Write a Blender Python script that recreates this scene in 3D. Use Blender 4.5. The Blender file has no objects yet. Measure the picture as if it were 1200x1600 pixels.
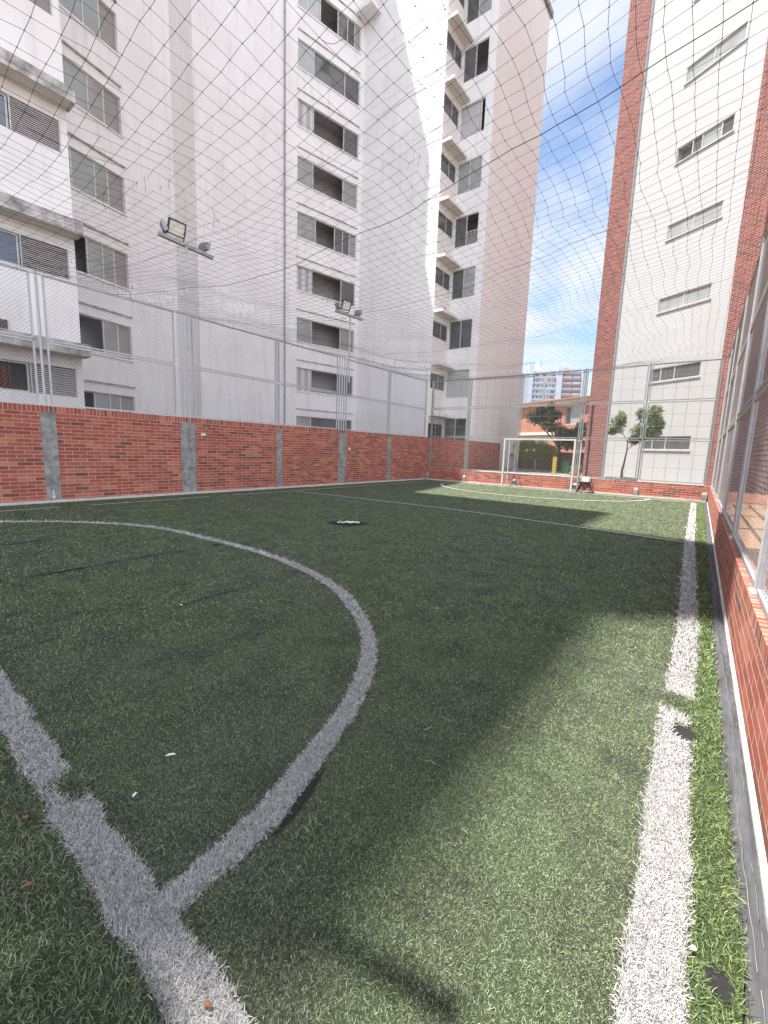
import bpy, math, random
import numpy as np
from mathutils import Vector, Matrix
random.seed(7); rng = np.random.default_rng(11)
S = bpy.context.scene
COL = S.collection
R = math.radians

# ------------------------------------------------------------------ camera
f_px = 667.03; yaw, pit, rol = R(37.437), R(8.335), R(2.013); H = 1.5
cr = np.array([math.cos(yaw), math.sin(yaw), 0.]); cf = np.array([-math.sin(yaw), math.cos(yaw), 0.]); cu = np.array([0, 0, 1.])
Fv = cf*math.cos(pit)-cu*math.sin(pit); u2 = cu*math.cos(pit)+cf*math.sin(pit)
Rv = cr*math.cos(rol)+u2*math.sin(rol); Uv = u2*math.cos(rol)-cr*math.sin(rol)
cam = bpy.data.cameras.new('camera'); cam.sensor_fit = 'HORIZONTAL'; cam.sensor_width = 36
cam.lens = f_px*36/1200; cam.clip_start = 0.05; cam.clip_end = 3000
co = bpy.data.objects.new('camera', cam); COL.objects.link(co)
M = Matrix.Identity(4)
for i in range(3):
    M[i][0] = Rv[i]; M[i][1] = Uv[i]; M[i][2] = -Fv[i]
M[0][3], M[1][3], M[2][3] = 0, 0, H
co.matrix_world = M
S.camera = co

# ------------------------------------------------------------------ node helpers
def mat(name):
    m = bpy.data.materials.new(name); m.use_nodes = True
    nt = m.node_tree; nt.nodes.clear()
    out = nt.nodes.new('ShaderNodeOutputMaterial'); b = nt.nodes.new('ShaderNodeBsdfPrincipled')
    nt.links.new(b.outputs[0], out.inputs[0])
    return m, nt, b
def N(nt, typ, **kw):
    n = nt.nodes.new(typ)
    for k, v in kw.items():
        if k in n.inputs.keys() if hasattr(n.inputs, 'keys') else False: n.inputs[k].default_value = v
        else: setattr(n, k, v)
    return n
def L(nt, a, b): nt.links.new(a, b)
def ramp(nt, fac, stops, interp='LINEAR'):
    r = nt.nodes.new('ShaderNodeValToRGB'); r.color_ramp.interpolation = interp
    e = r.color_ramp.elements
    while len(e) < len(stops): e.new(0.5)
    for i, (p, c) in enumerate(stops):
        e[i].position = p; e[i].color = (c, c, c, 1) if isinstance(c, (int, float)) else (*c, 1)
    L(nt, fac, r.inputs[0]); return r.outputs[0]
def noise(nt, vec, scale, detail=4, rough=.55, dist=0):
    n = nt.nodes.new('ShaderNodeTexNoise'); n.inputs['Scale'].default_value = scale; n.inputs['Detail'].default_value = detail
    n.inputs['Roughness'].default_value = rough; n.inputs['Distortion'].default_value = dist
    if vec is not None: L(nt, vec, n.inputs['Vector'])
    return n.outputs['Fac']
def mixc(nt, fac, a, b, mode='MIX'):
    m = nt.nodes.new('ShaderNodeMix'); m.data_type = 'RGBA'; m.blend_type = mode
    for s, v in ((m.inputs[0], fac), (m.inputs[6], a), (m.inputs[7], b)):
        if hasattr(v, 'links') or isinstance(v, bpy.types.NodeSocket): L(nt, v, s)
        elif isinstance(v, (int, float)): s.default_value = v
        else: s.default_value = (*v, 1)
    return m.outputs[2]
def mth(nt, op, a, b=0.):
    m = nt.nodes.new('ShaderNodeMath'); m.operation = op
    for s, v in ((m.inputs[0], a), (m.inputs[1], b)):
        if isinstance(v, bpy.types.NodeSocket): L(nt, v, s)
        else: s.default_value = v
    return m.outputs[0]
def mapping(nt, vec, scale=(1, 1, 1), loc=(0, 0, 0)):
    m = nt.nodes.new('ShaderNodeMapping'); m.inputs['Scale'].default_value = scale; m.inputs['Location'].default_value = loc
    L(nt, vec, m.inputs[0]); return m.outputs[0]
def pos(nt): return nt.nodes.new('ShaderNodeNewGeometry').outputs['Position']
def uv(nt): return nt.nodes.new('ShaderNodeTexCoord').outputs['UV']
def bump(nt, h, b, strength=.5, dist=.01):
    n = nt.nodes.new('ShaderNodeBump'); n.inputs['Strength'].default_value = strength; n.inputs['Distance'].default_value = dist
    L(nt, h, n.inputs['Height']); L(nt, n.outputs[0], b.inputs['Normal'])

# ------------------------------------------------------------------ materials
def brick_mat(name, stops, mortar, bw=.30, rh=.086, ms=.006, off=.5, rough=.85, dirt=.35):
    m, nt, b = mat(name)
    v = uv(nt)
    t = nt.nodes.new('ShaderNodeTexBrick'); L(nt, v, t.inputs['Vector'])
    t.inputs['Color1'].default_value = (0, 0, 0, 1); t.inputs['Color2'].default_value = (1, 1, 1, 1); t.inputs['Mortar'].default_value = (.5, .5, .5, 1)
    t.inputs['Scale'].default_value = 1; t.inputs['Brick Width'].default_value = bw; t.inputs['Row Height'].default_value = rh
    t.inputs['Mortar Size'].default_value = ms; t.inputs['Mortar Smooth'].default_value = .15; t.offset = off
    c = ramp(nt, t.outputs['Color'], stops)
    n1 = noise(nt, v, 35, 5, .7); n2 = noise(nt, v, 1.3, 4)
    c = mixc(nt, mth(nt, 'MULTIPLY', n1, .35), c, tuple(x*.55 for x in stops[-1][1]))
    mo = mixc(nt, n2, mortar, tuple(x*.72 for x in mortar))
    c = mixc(nt, t.outputs['Fac'], c, mo)
    w = ramp(nt, noise(nt, mapping(nt, v, (1.5, .45, 1)), 2.2, 6, .7), [(.45, 0), (.75, 1)])
    c = mixc(nt, mth(nt, 'MULTIPLY', w, dirt), c, tuple(x*.45 for x in stops[-2][1]))
    L(nt, c, b.inputs['Base Color']); b.inputs['Roughness'].default_value = rough
    h = mth(nt, 'ADD', mth(nt, 'MULTIPLY', mth(nt, 'SUBTRACT', 1., t.outputs['Fac']), 1.), mth(nt, 'MULTIPLY', n1, .3))
    bump(nt, h, b, .8, .006)
    return m
RED = [(0.0, (.10, .065, .05)), (.06, (.16, .06, .045)), (.12, (.30, .058, .043)), (.5, (.395, .090, .064)), (.8, (.47, .13, .085)), (1.0, (.55, .21, .135))]
MORT = (.64, .48, .40)
M_brick = brick_mat('red_brick', RED, MORT)
M_sold = brick_mat('red_brick_on_edge', RED, MORT, bw=.080, rh=.5, off=0, ms=.006)
M_brickR = brick_mat('red_brick_tower', [(0, (.13, .032, .028)), (.3, (.18, .042, .035)), (.6, (.235, .055, .045)), (1, (.30, .085, .065))], (.44, .34, .31), bw=.26, rh=.085, ms=.009, dirt=.15)
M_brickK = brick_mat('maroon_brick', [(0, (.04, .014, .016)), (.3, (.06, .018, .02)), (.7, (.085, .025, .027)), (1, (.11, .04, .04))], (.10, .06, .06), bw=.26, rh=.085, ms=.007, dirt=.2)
M_brickD = brick_mat('orange_brick_far', [(0, (.45, .16, .09)), (.5, (.5, .2, .12)), (1, (.56, .25, .16))], (.5, .35, .27), bw=.3, rh=.1, ms=.008, dirt=.1)

def plaster(name, col, dark, amt=.35, streak=.3, sc=.5, rough=.9):
    m, nt, b = mat(name); p = pos(nt)
    n1 = ramp(nt, noise(nt, p, sc, 6, .62), [(.38, 0), (.72, 1)])
    n2 = ramp(nt, noise(nt, mapping(nt, p, (2.2, 2.2, .22)), 1.6, 6, .65), [(.5, 0), (.78, 1)])
    n3 = noise(nt, p, 45, 3)
    c = mixc(nt, mth(nt, 'MULTIPLY', n1, amt), col, dark)
    c = mixc(nt, mth(nt, 'MULTIPLY', n2, streak), c, tuple(x*.8 for x in dark))
    L(nt, c, b.inputs['Base Color']); b.inputs['Roughness'].default_value = rough
    bump(nt, n3, b, .12, .01)
    return m
M_white = plaster('white_plaster', (.85, .82, .82), (.62, .585, .58), .38, .42)
M_pink = plaster('pinkish_plaster', (.80, .765, .75), (.66, .63, .61), .35, .2)
M_grey = plaster('grey_plaster', (.72, .70, .69), (.52, .50, .49), .35, .4)
M_cream = plaster('cream_plaster', (.70, .655, .585), (.5, .46, .41), .3, .2)
M_wtow = plaster('white_tower_plaster', (.475, .47, .475), (.38, .375, .38), .25, .25, .35)
M_stain = plaster('stained_plaster', (.62, .58, .57), (.13, .12, .11), .95, .9, 2.6)
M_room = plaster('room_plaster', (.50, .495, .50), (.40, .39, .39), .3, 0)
M_conc = plaster('concrete', (.36, .35, .345), (.13, .125, .13), .95, .8, 7)
M_kerb = plaster('pale_cement', (.62, .6, .57), (.38, .37, .35), .6, .1, 4)

def metal(name, col, rough=.5, metallic=.3, rust=.0):
    m, nt, b = mat(name)
    n = ramp(nt, noise(nt, pos(nt), 9, 6, .7), [(.42, 0), (.75, 1)])
    c = mixc(nt, mth(nt, 'MULTIPLY', n, .45), col, tuple(x*.55 for x in col))
    if rust: c = mixc(nt, mth(nt, 'MULTIPLY', ramp(nt, noise(nt, pos(nt), 23, 5, .8), [(.6, 0), (.7, 1)]), rust), c, (.16, .07, .04))
    L(nt, c, b.inputs['Base Color']); b.inputs['Roughness'].default_value = rough; b.inputs['Metallic'].default_value = metallic
    return m
M_post = metal('galvanised_paint', (.50, .50, .52), .5, .15, .25)
M_postE = metal('galvanised_steel', (.27, .28, .285), .5, .2, .2)
M_wireE = metal('end_fence_wire', (.21, .21, .215), .6, .2)
M_postD = metal('weathered_steel', (.36, .36, .38), .55, .2, .35)
M_wire = metal('galvanised_wire', (.30, .30, .31), .55, .3)
M_wireR = metal('grey_wire', (.24, .23, .235), .5, .2)
M_frame = metal('window_aluminium', (.60, .59, .58), .4, .1)
M_dark = metal('dark_steel', (.05, .05, .055), .5, .2)
M_goal = metal('goal_paint', (.56, .56, .53), .45, 0, .4)
M_slat = metal('louvre_slats', (.72, .68, .67), .6, 0)
def flat(name, col, rough=.8, var=.25, sc=20):
    m, nt, b = mat(name)
    c = mixc(nt, mth(nt, 'MULTIPLY', noise(nt, pos(nt), sc, 4), var), col, tuple(x*.4 for x in col))
    L(nt, c, b.inputs['Base Color']); b.inputs['Roughness'].default_value = rough
    return m
M_net = flat('net_cord', (.06, .06, .06))
M_black = flat('black_rubber', (.014, .014, .015), .9, .4, 60)
M_paintw = flat('white_paint', (.78, .78, .78))
M_blue = flat('blue_tarpaulin', (.03, .08, .28))
M_redc = flat('red_cloth', (.16, .055, .045))
M_yellow = flat('yellow_paint', (.48, .36, .03))
M_green = flat('green_plastic', (.03, .12, .06))
M_terra = flat('terracotta', (.52, .22, .10))
M_scrap = flat('pale_scrap', (.72, .72, .70))
M_stitch = flat('stitch_thread', (.34, .34, .35))
M_leafo = flat('dry_leaf', (.26, .11, .05), .8, .6, 90)
M_rail = flat('rail_paint', (.7, .7, .7))
def glassm(name, col, alpha, rough=.06):
    m, nt, b = mat(name)
    n = noise(nt, pos(nt), 1.7, 3)
    c = mixc(nt, n, col, tuple(x*.6 for x in col))
    L(nt, c, b.inputs['Base Color']); b.inputs['Roughness'].default_value = rough; b.inputs['Alpha'].default_value = alpha
    b.inputs['Specular IOR Level'].default_value = 1.0
    return m
M_gpale = glassm('pale_glass', (.50, .52, .51), .8)
M_gdark = glassm('dark_glass', (.19, .19, .195), .66)
M_gblue = glassm('blue_glass', (.03, .06, .16), .95)
M_curt = flat('grey_curtain', (.36, .335, .32), .9, .3, 3)
m, nt, b = mat('pleated_curtain'); M_pleat = m
w = nt.nodes.new('ShaderNodeTexWave'); w.inputs['Scale'].default_value = 3.2; w.inputs['Distortion'].default_value = 1.5; w.inputs['Detail'].default_value = 2
L(nt, mapping(nt, pos(nt), (1, 0, 0)), w.inputs['Vector'])
L(nt, ramp(nt, w.outputs['Fac'], [(0, (.36, .35, .355)), (1, (.60, .59, .60))]), b.inputs['Base Color']); b.inputs['Roughness'].default_value = .8
m, nt, b = mat('lamp_glass'); M_lglass = m
b.inputs['Base Color'].default_value = (.78, .77, .68, 1); b.inputs['Roughness'].default_value = .2

# turf
def turf_color(nt, blades):
    p = pos(nt)
    big = noise(nt, p, .55, 4, .6); mid = noise(nt, p, 3.0, 4, .6)
    c = mixc(nt, ramp(nt, big, [(.35, 0), (.65, 1)]), (.098, .123, .067), (.104, .119, .080))
    c = mixc(nt, mth(nt, 'MULTIPLY', ramp(nt, mid, [(.46, 0), (.72, 1)]), .6), c, (.046, .052, .042))
    # greener fringe beside the right touchline, where few feet tread
    sx = nt.nodes.new('ShaderNodeSeparateXYZ'); L(nt, p, sx.inputs[0])
    d = mth(nt, 'ADD', sx.outputs[0], mth(nt, 'MULTIPLY', sx.outputs[1], .027))
    fr = ramp(nt, mth(nt, 'ADD', d, mth(nt, 'MULTIPLY', mid, .06)), [(.10, 0), (.16, 1)])
    c = mixc(nt, mth(nt, 'MULTIPLY', fr, .9), c, (.088, .125, .050))
    gl = ramp(nt, mth(nt, 'MULTIPLY', sx.outputs[1], 1.), [(.0, 1), (.62, 0)])
    c = mixc(nt, mth(nt, 'MULTIPLY', gl, .5), c, (.085, .115, .05))
    return c, p, mid
m, nt, b = mat('turf'); M_turf = m
c, p, mid = turf_color(nt, False)
fine = ramp(nt, noise(nt, p, 90, 6, .8), [(.3, .35), (.7, 1.5)])
speck = ramp(nt, noise(nt, p, 38, 6, .85), [(.60, 0), (.72, 1)])
c = mixc(nt, 1.0, c, fine, 'MULTIPLY')
c = mixc(nt, mth(nt, 'MULTIPLY', speck, .4), c, (.30, .33, .25))
# under the modelled blades the backing is darker rubber crumb
sx = nt.nodes.new('ShaderNodeVectorMath'); sx.operation = 'LENGTH'; L(nt, p, sx.inputs[0])
L(nt, c, b.inputs['Base Color']); b.inputs['Roughness'].default_value = .95; b.inputs['Specular IOR Level'].default_value = .15
bump(nt, noise(nt, p, 70, 6, .8), b, 1.0, .02)
m, nt, b = mat('turf_blades'); M_blade = m
c, p, mid = turf_color(nt, True)
rnd = nt.nodes.new('ShaderNodeNewGeometry').outputs['Random Per Island']
c = mixc(nt, 1.0, c, ramp(nt, rnd, [(0, (.40, .45, .42)), (.45, (1.0, 1.05, 1.0)), (.85, (2.3, 2.3, 2.1)), (1, (3.2, 3.1, 2.7))]), 'MULTIPLY')
L(nt, c, b.inputs['Base Color']); b.inputs['Roughness'].default_value = .55; b.inputs['Specular IOR Level'].default_value = .35
m, nt, b = mat('white_blades'); M_wblade = m
rnd = nt.nodes.new('ShaderNodeNewGeometry').outputs['Random Per Island']
L(nt, ramp(nt, rnd, [(0, (.16, .157, .154)), (.4, (.39, .383, .375)), (1, (.63, .62, .61))]), b.inputs['Base Color']); b.inputs['Roughness'].default_value = .6
m, nt, b = mat('white_line'); M_line = m
p = pos(nt)
c = mixc(nt, ramp(nt, noise(nt, p, 60, 6, .8), [(.36, 0), (.60, 1)]), (.14, .15, .13), (.56, .55, .535))
L(nt, c, b.inputs['Base Color']); b.inputs['Roughness'].default_value = .9
M_line2 = flat('line_backing', (.20, .20, .20), .95, .4, 60)
m, nt, b = mat('geotextile'); M_geo = m
p = pos(nt); nn = noise(nt, mapping(nt, p, (14, 1.4, 1)), 2.0, 5, .6)
c = mixc(nt, ramp(nt, nn, [(.35, 0), (.7, 1)]), (.040, .042, .048), (.105, .11, .12))
w = noise(nt, p, 300, 2)
c = mixc(nt, mth(nt, 'MULTIPLY', w, .5), c, (.05, .05, .055))
L(nt, c, b.inputs['Base Color']); b.inputs['Roughness'].default_value = .75; bump(nt, nn, b, .6, .02)
m, nt, b = mat('courtyard_ground'); M_yard = m
p = pos(nt); c = mixc(nt, noise(nt, p, 1.2, 5), (.30, .29, .27), (.20, .20, .19)); L(nt, c, b.inputs['Base Color']); b.inputs['Roughness'].default_value = .9
m, nt, b = mat('patio_tiles'); M_patio = m
p = pos(nt); t = nt.nodes.new('ShaderNodeTexBrick'); L(nt, p, t.inputs['Vector']); t.inputs['Scale'].default_value = 1
t.inputs['Brick Width'].default_value = .3; t.inputs['Row Height'].default_value = .3; t.offset = 0; t.inputs['Mortar Size'].default_value = .006
t.inputs['Color1'].default_value = (.36, .215, .13, 1); t.inputs['Color2'].default_value = (.30, .175, .105, 1); t.inputs['Mortar'].default_value = (.3, .22, .17, 1)
L(nt, t.outputs[0], b.inputs['Base Color']); b.inputs['Roughness'].default_value = .8
def leafm(name, a, bb):
    m, nt, b = mat(name); tl = nt.nodes.new('ShaderNodeBsdfTranslucent'); ms = nt.nodes.new('ShaderNodeMixShader'); ms.inputs[0].default_value = .35
    L(nt, b.outputs[0], ms.inputs[1]); L(nt, tl.outputs[0], ms.inputs[2]); L(nt, ms.outputs[0], [n for n in nt.nodes if n.type == 'OUTPUT_MATERIAL'][0].inputs[0])
    rnd = nt.nodes.new('ShaderNodeNewGeometry').outputs['Random Per Island']
    cc = ramp(nt, rnd, [(0, a), (1, bb)]); L(nt, cc, b.inputs['Base Color']); L(nt, cc, tl.inputs[0]); b.inputs['Roughness'].default_value = .5
    return m
M_leafA = leafm('ficus_leaves', (.08, .14, .04), (.34, .42, .15))
M_leafB = leafm('dark_leaves', (.035, .06, .03), (.13, .17, .08))
M_leafC = leafm('hedge_leaves', (.10, .16, .03), (.30, .34, .06))
M_bark = flat('bark', (.12, .10, .08), .9, .5, 12)

# ------------------------------------------------------------------ mesh builder
class MB:
    def __init__(s): s.v = []; s.f = []; s.uv = []; s.mi = []; s.mats = []
    def midx(s, m):
        if m not in s.mats: s.mats.append(m)
        return s.mats.index(m)
    def face(s, pts, m=None, uvs=None):
        pts = [tuple(map(float, p)) for p in pts]
        k = len(s.v); s.v += pts; s.f.append(tuple(range(k, k+len(pts)))); s.mi.append(s.midx(m))
        if uvs is None:
            a, b_, c = (np.array(pts[i]) for i in (0, 1, 2)); n = np.cross(b_-a, c-b_)
            ln = np.linalg.norm(n); n = n/ln if ln > 0 else np.array([0, 0, 1.])
            if abs(n[2]) < .7:
                t = np.cross([0, 0, 1.], n); t /= np.linalg.norm(t)
                uvs = [(float(np.dot(p, t)), p[2]) for p in pts]
            else: uvs = [(p[0], p[1]) for p in pts]
        s.uv += uvs
    def box(s, lo, hi, m=None, M=None, skip=()):
        x0, y0, z0 = lo; x1, y1, z1 = hi
        c = [(x0, y0, z0), (x1, y0, z0), (x1, y1, z0), (x0, y1, z0), (x0, y0, z1), (x1, y0, z1), (x1, y1, z1), (x0, y1, z1)]
        if M is not None: c = [tuple(M @ Vector(q)) for q in c]
        for i, q in enumerate(((0, 3, 2, 1), (4, 5, 6, 7), (0, 1, 5, 4), (1, 2, 6, 5), (2, 3, 7, 6), (3, 0, 4, 7))):
            if i not in skip: s.face([c[j] for j in q], m)
    def tube(s, p, q, r, m=None, n=8, r2=None, cap=True):
        p = Vector(p); q = Vector(q); d = (q-p)
        if d.length < 1e-6: return
        d.normalize(); a = d.orthogonal().normalized(); b_ = d.cross(a); r2 = r if r2 is None else r2
        A = [p+(a*math.cos(2*math.pi*i/n)+b_*math.sin(2*math.pi*i/n))*r for i in range(n)]
        B = [q+(a*math.cos(2*math.pi*i/n)+b_*math.sin(2*math.pi*i/n))*r2 for i in range(n)]
        for i in range(n): j = (i+1) % n; s.face([A[i], A[j], B[j], B[i]], m)
        if cap: s.face(A[::-1], m); s.face(B, m)
    def path(s, pts, r, m=None, n=6):
        for a, b_ in zip(pts[:-1], pts[1:]): s.tube(a, b_, r, m, n)
    def sq(s, p, q, w, m=None, w2=None, up=(0, 0, 1)):
        """square section bar"""
        p = Vector(p); q = Vector(q); d = (q-p).normalized(); up = Vector(up)
        if abs(d.dot(up)) > .95: up = Vector((1, 0, 0))
        a = d.cross(up).normalized(); b_ = a.cross(d).normalized(); w2 = w if w2 is None else w2
        c = [p+a*sx*w/2+b_*sy*w2/2 for sx, sy in ((-1, -1), (1, -1), (1, 1), (-1, 1))]; e = [x+(q-p) for x in c]
        for i in range(4): j = (i+1) % 4; s.face([c[i], c[j], e[j], e[i]], m)
        s.face(c[::-1], m); s.face(e, m)
    def build(s, name, m=None, parent=None, smooth=False, origin=None):
        me = bpy.data.meshes.new(name); me.from_pydata(s.v, [], s.f); me.update()
        l = me.uv_layers.new(name='UVMap'); l.data.foreach_set('uv', np.array(s.uv, 'f').ravel())
        for mm in s.mats: me.materials.append(mm or m)
        me.polygons.foreach_set('material_index', np.array(s.mi, 'i'))
        if smooth: me.polygons.foreach_set('use_smooth', np.ones(len(s.f), bool))
        o = bpy.data.objects.new(name, me); COL.objects.link(o)
        if parent: o.parent = parent; o.matrix_parent_inverse = Matrix.Translation(-Vector(parent.location))
        return o
def npmesh(name, V, Fq, m, parent=None):
    """fast mesh from numpy arrays: V (n,3), Fq (k,3|4)"""
    me = bpy.data.meshes.new(name); k = Fq.shape[1]
    me.vertices.add(len(V)); me.vertices.foreach_set('co', V.astype('f').ravel())
    me.loops.add(Fq.size); me.loops.foreach_set('vertex_index', Fq.astype('i').ravel())
    me.polygons.add(len(Fq)); me.polygons.foreach_set('loop_start', np.arange(0, Fq.size, k, dtype='i')); me.polygons.foreach_set('loop_total', np.full(len(Fq), k, 'i'))
    me.update(calc_edges=True); me.materials.append(m)
    o = bpy.data.objects.new(name, me); COL.objects.link(o)
    if parent: o.parent = parent; o.matrix_parent_inverse = Matrix.Translation(-Vector(parent.location))
    return o
def prisms(name, A, B, r, m, parent=None, n=4):
    """many thin rods A[i]->B[i] as one mesh"""
    A = np.asarray(A, float); B = np.asarray(B, float); d = B-A; ln = np.linalg.norm(d, axis=1); k = ln > 1e-5; A, B, d, ln = A[k], B[k], d[k], ln[k]
    d /= ln[:, None]; ref = np.where(np.abs(d[:, 2:3]) > .9, np.array([[1., 0, 0]]), np.array([[0, 0, 1.]]))
    a = np.cross(d, ref); a /= np.linalg.norm(a, axis=1)[:, None]; b_ = np.cross(d, a)
    V = []
    for P in (A, B):
        for i in range(n):
            t = 2*math.pi*i/n; V.append(P+(a*math.cos(t)+b_*math.sin(t))*r)
    V = np.stack(V, 1).reshape(-1, 3); K = len(A); base = np.arange(K)[:, None]*2*n
    F = np.concatenate([base+np.array([[i, (i+1) % n, n+(i+1) % n, n+i]]) for i in range(n)])
    return npmesh(name, V, F, m, parent)
def empty(name, loc, label, cat, group=None):
    o = bpy.data.objects.new(name, None); o.location = loc; COL.objects.link(o); o['label'] = label; o['category'] = cat
    if group: o['group'] = group
    return o
def tag(o, label, cat, group=None):
    o['label'] = label; o['category'] = cat
    if group: o['group'] = group
    return o
def struct(o, kind='structure', label=None, cat=None):
    o['kind'] = kind
    if label: o['label'] = label; o['category'] = cat
    return o

# ------------------------------------------------------------------ layout constants (metres)
XL = -12.2                      # inner face of the left brick wall
YE = 19.5                       # inner face of the end wall
WH = 2.215                      # height of the left wall
FT = 5.05                       # top of the fences
def xr(y): return .37-.0233*y   # inner face of the right wall
def xgeo(y): return float(np.interp(y, [-3, 1.376, 1.8, 2.12, 2.87, 4.44, 9, 19.5], [.25, .243, .234, .219, .195, .145, .053, -.2]))

# ------------------------------------------------------------------ ground
mb = MB(); mb.face([(-1500, -1500, -.06), (1500, -1500, -.06), (1500, 1500, -.06), (-1500, 1500, -.06)], M_yard)
struct(mb.build('ground'), label='grey paved ground round the pitch and the towers', cat='ground')
mb = MB(); mb.face([(.5, -4, -.02), (30, -4, -.02), (30, 60, -.02), (.5, 60, -.02)][::1], M_patio)
struct(mb.build('patio'), label='orange tiled patio outside the right fence', cat='patio')
mb = MB(); mb.box((-12.0, YE+.16, -.05), (.2, 60, .40), M_yard); struct(mb.build('courtyard'), label='raised grey courtyard behind the end wall', cat='ground')
mb = MB(); mb.box((-14.0, -9, -.05), (XL-.21, 33, .02), M_yard); struct(mb.build('pavement'), label='pavement between the left wall and the white tower', cat='pavement')
# turf sheet, right edge follows the frayed seam
mb = MB(); ys = np.linspace(-4, YE, 90)
for a, c_ in zip(ys[:-1], ys[1:]):
    j0, j1 = .012*math.sin(a*9)+.008*math.sin(a*23), .012*math.sin(c_*9)+.008*math.sin(c_*23)
    mb.face([(XL, a, 0), (xgeo(a)+j0, a, 0), (xgeo(c_)+j1, c_, 0), (XL, c_, 0)], M_turf)
struct(mb.build('turf'), label='worn green artificial turf of the small pitch', cat='turf')
# geotextile strip at the foot of the right wall
nx, V, Fq = 9, [], []
ysn = np.arange(-3, YE, .06)
for y in ysn:
    for i in range(nx):
        u_ = i/(nx-1); x = (xgeo(y)-.05)*(1-u_)+(xr(y)+.02)*u_
        V.append((x, y, -.014+.006*math.sin(u_*14+math.sin(y*1.7)*1.5)+.003*math.sin(y*11+u_*5)))
for j in range(len(ysn)-1):
    for i in range(nx-1):
        k = j*nx+i; Fq.append((k, k+1, k+nx+1, k+nx))
o = npmesh('ground_fabric', np.array(V), np.array(Fq), M_geo); struct(o, label='black woven fabric strip along the foot of the right wall', cat='fabric')
A, B = [], []
for k, (u_, amp) in enumerate(((.35, .012), (.38, .012), (.62, .008), (.82, .006))):
    pts = [((xgeo(y)+.012)*(1-u_)+xr(y)*u_+amp*math.sin(y*2.3+k*.3)+.002*math.sin(y*31), y, -.002) for y in np.arange(.5, 12, .05)]
    for a, c_ in zip(pts[:-1], pts[1:]):
        if random.random() < (.9 if k < 2 else .35): A.append(a); B.append(c_)
struct(prisms('fabric_stitching', A, B, .0008, M_stitch, n=3), label='pale stitch threads running along the black fabric strip', cat='stitching')

# ------------------------------------------------------------------ line markings
def catmull(P, n=10):
    P = [np.array(p, float) for p in P]; P = [2*P[0]-P[1]]+P+[2*P[-1]-P[-2]]; out = []
    for i in range(1, len(P)-2):
        for t in np.linspace(0, 1, n, endpoint=False):
            out.append(.5*((2*P[i])+(-P[i-1]+P[i+1])*t+(2*P[i-1]-5*P[i]+4*P[i+1]-P[i+2])*t*t+(-P[i-1]+3*P[i]-3*P[i+1]+P[i+2])*t**3))
    out.append(P[-2]); return np.array(out)
arc = catmull([(-10.55, .5), (-10.35, 1.1), (-9.86, 1.74), (-9.07, 2.63), (-7.74, 3.375), (-5.9, 3.59), (-4.5, 3.57), (-3.28, 3.295), (-2.42, 2.83), (-1.955, 2.415), (-1.69, 2.04), (-1.525, 1.72), (-1.37, 1.27), (-1.28, .95), (-1.25, .5)])
goal_l = np.array([(-12.0, .50), (-6, .49), (-2.1, .48), (-1.0, .475), (.06, .47)])
touch = np.array([(.07-.0285*y, y) for y in np.linspace(-2.5, 18.6, 60)])
touch[:, 0] += np.interp(touch[:, 1], [-3, 1.2, 2.6, 4.3, 9.4, 18.5], [.0, .015, .005, .045, .0, .01])-.012
half = catmull([(-11.2, 9.47), (-8.3, 9.72), (-5.5, 9.86), (-3, 9.72), (-.2, 9.42)])
far_arc = np.array([(-6.0+4.2*math.cos(t), 18.6-3.7*math.sin(t)) for t in np.linspace(0, math.pi, 60)])
far_goal = np.array([(-11.2, 18.65), (-.45, 18.6)])
left_l = np.array([(-11.2, -2), (-11.17, 3), (-11.15, 6), (-11.2, 12), (-11.2, 18.6)])
LINES = [('penalty_arc', arc, .105, .004, 'white curved penalty area line sweeping across the near half of the turf'),
         ('goal_line', goal_l, .125, .008, 'white goal line crossing the lower left foreground turf'),
         ('touchline', touch, .145, .012, 'broad white touchline running beside the right wall'),
         ('halfway_line', half, .08, .016, 'thin white line crossing the middle of the pitch'),
         ('far_penalty_arc', far_arc, .10, .018, 'thin white curved line in front of the far goal'),
         ('far_goal_line', far_goal, .10, .022, 'white goal line under the far goal'),
         ('left_touchline', left_l, .07, .014, 'faint white touchline along the left brick wall')]
def bad(x, y):     # worn gaps in the markings
    if x > -.3 and 2.95 < y+.4*x < 3.2: return True
    if x > -.3 and 2.68 < y < 2.86 and x > -.03: return True
    if y < .7 and -2.16 < x < -1.93 and y > .475+.25*(x+1.93): return True
    return False
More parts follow.
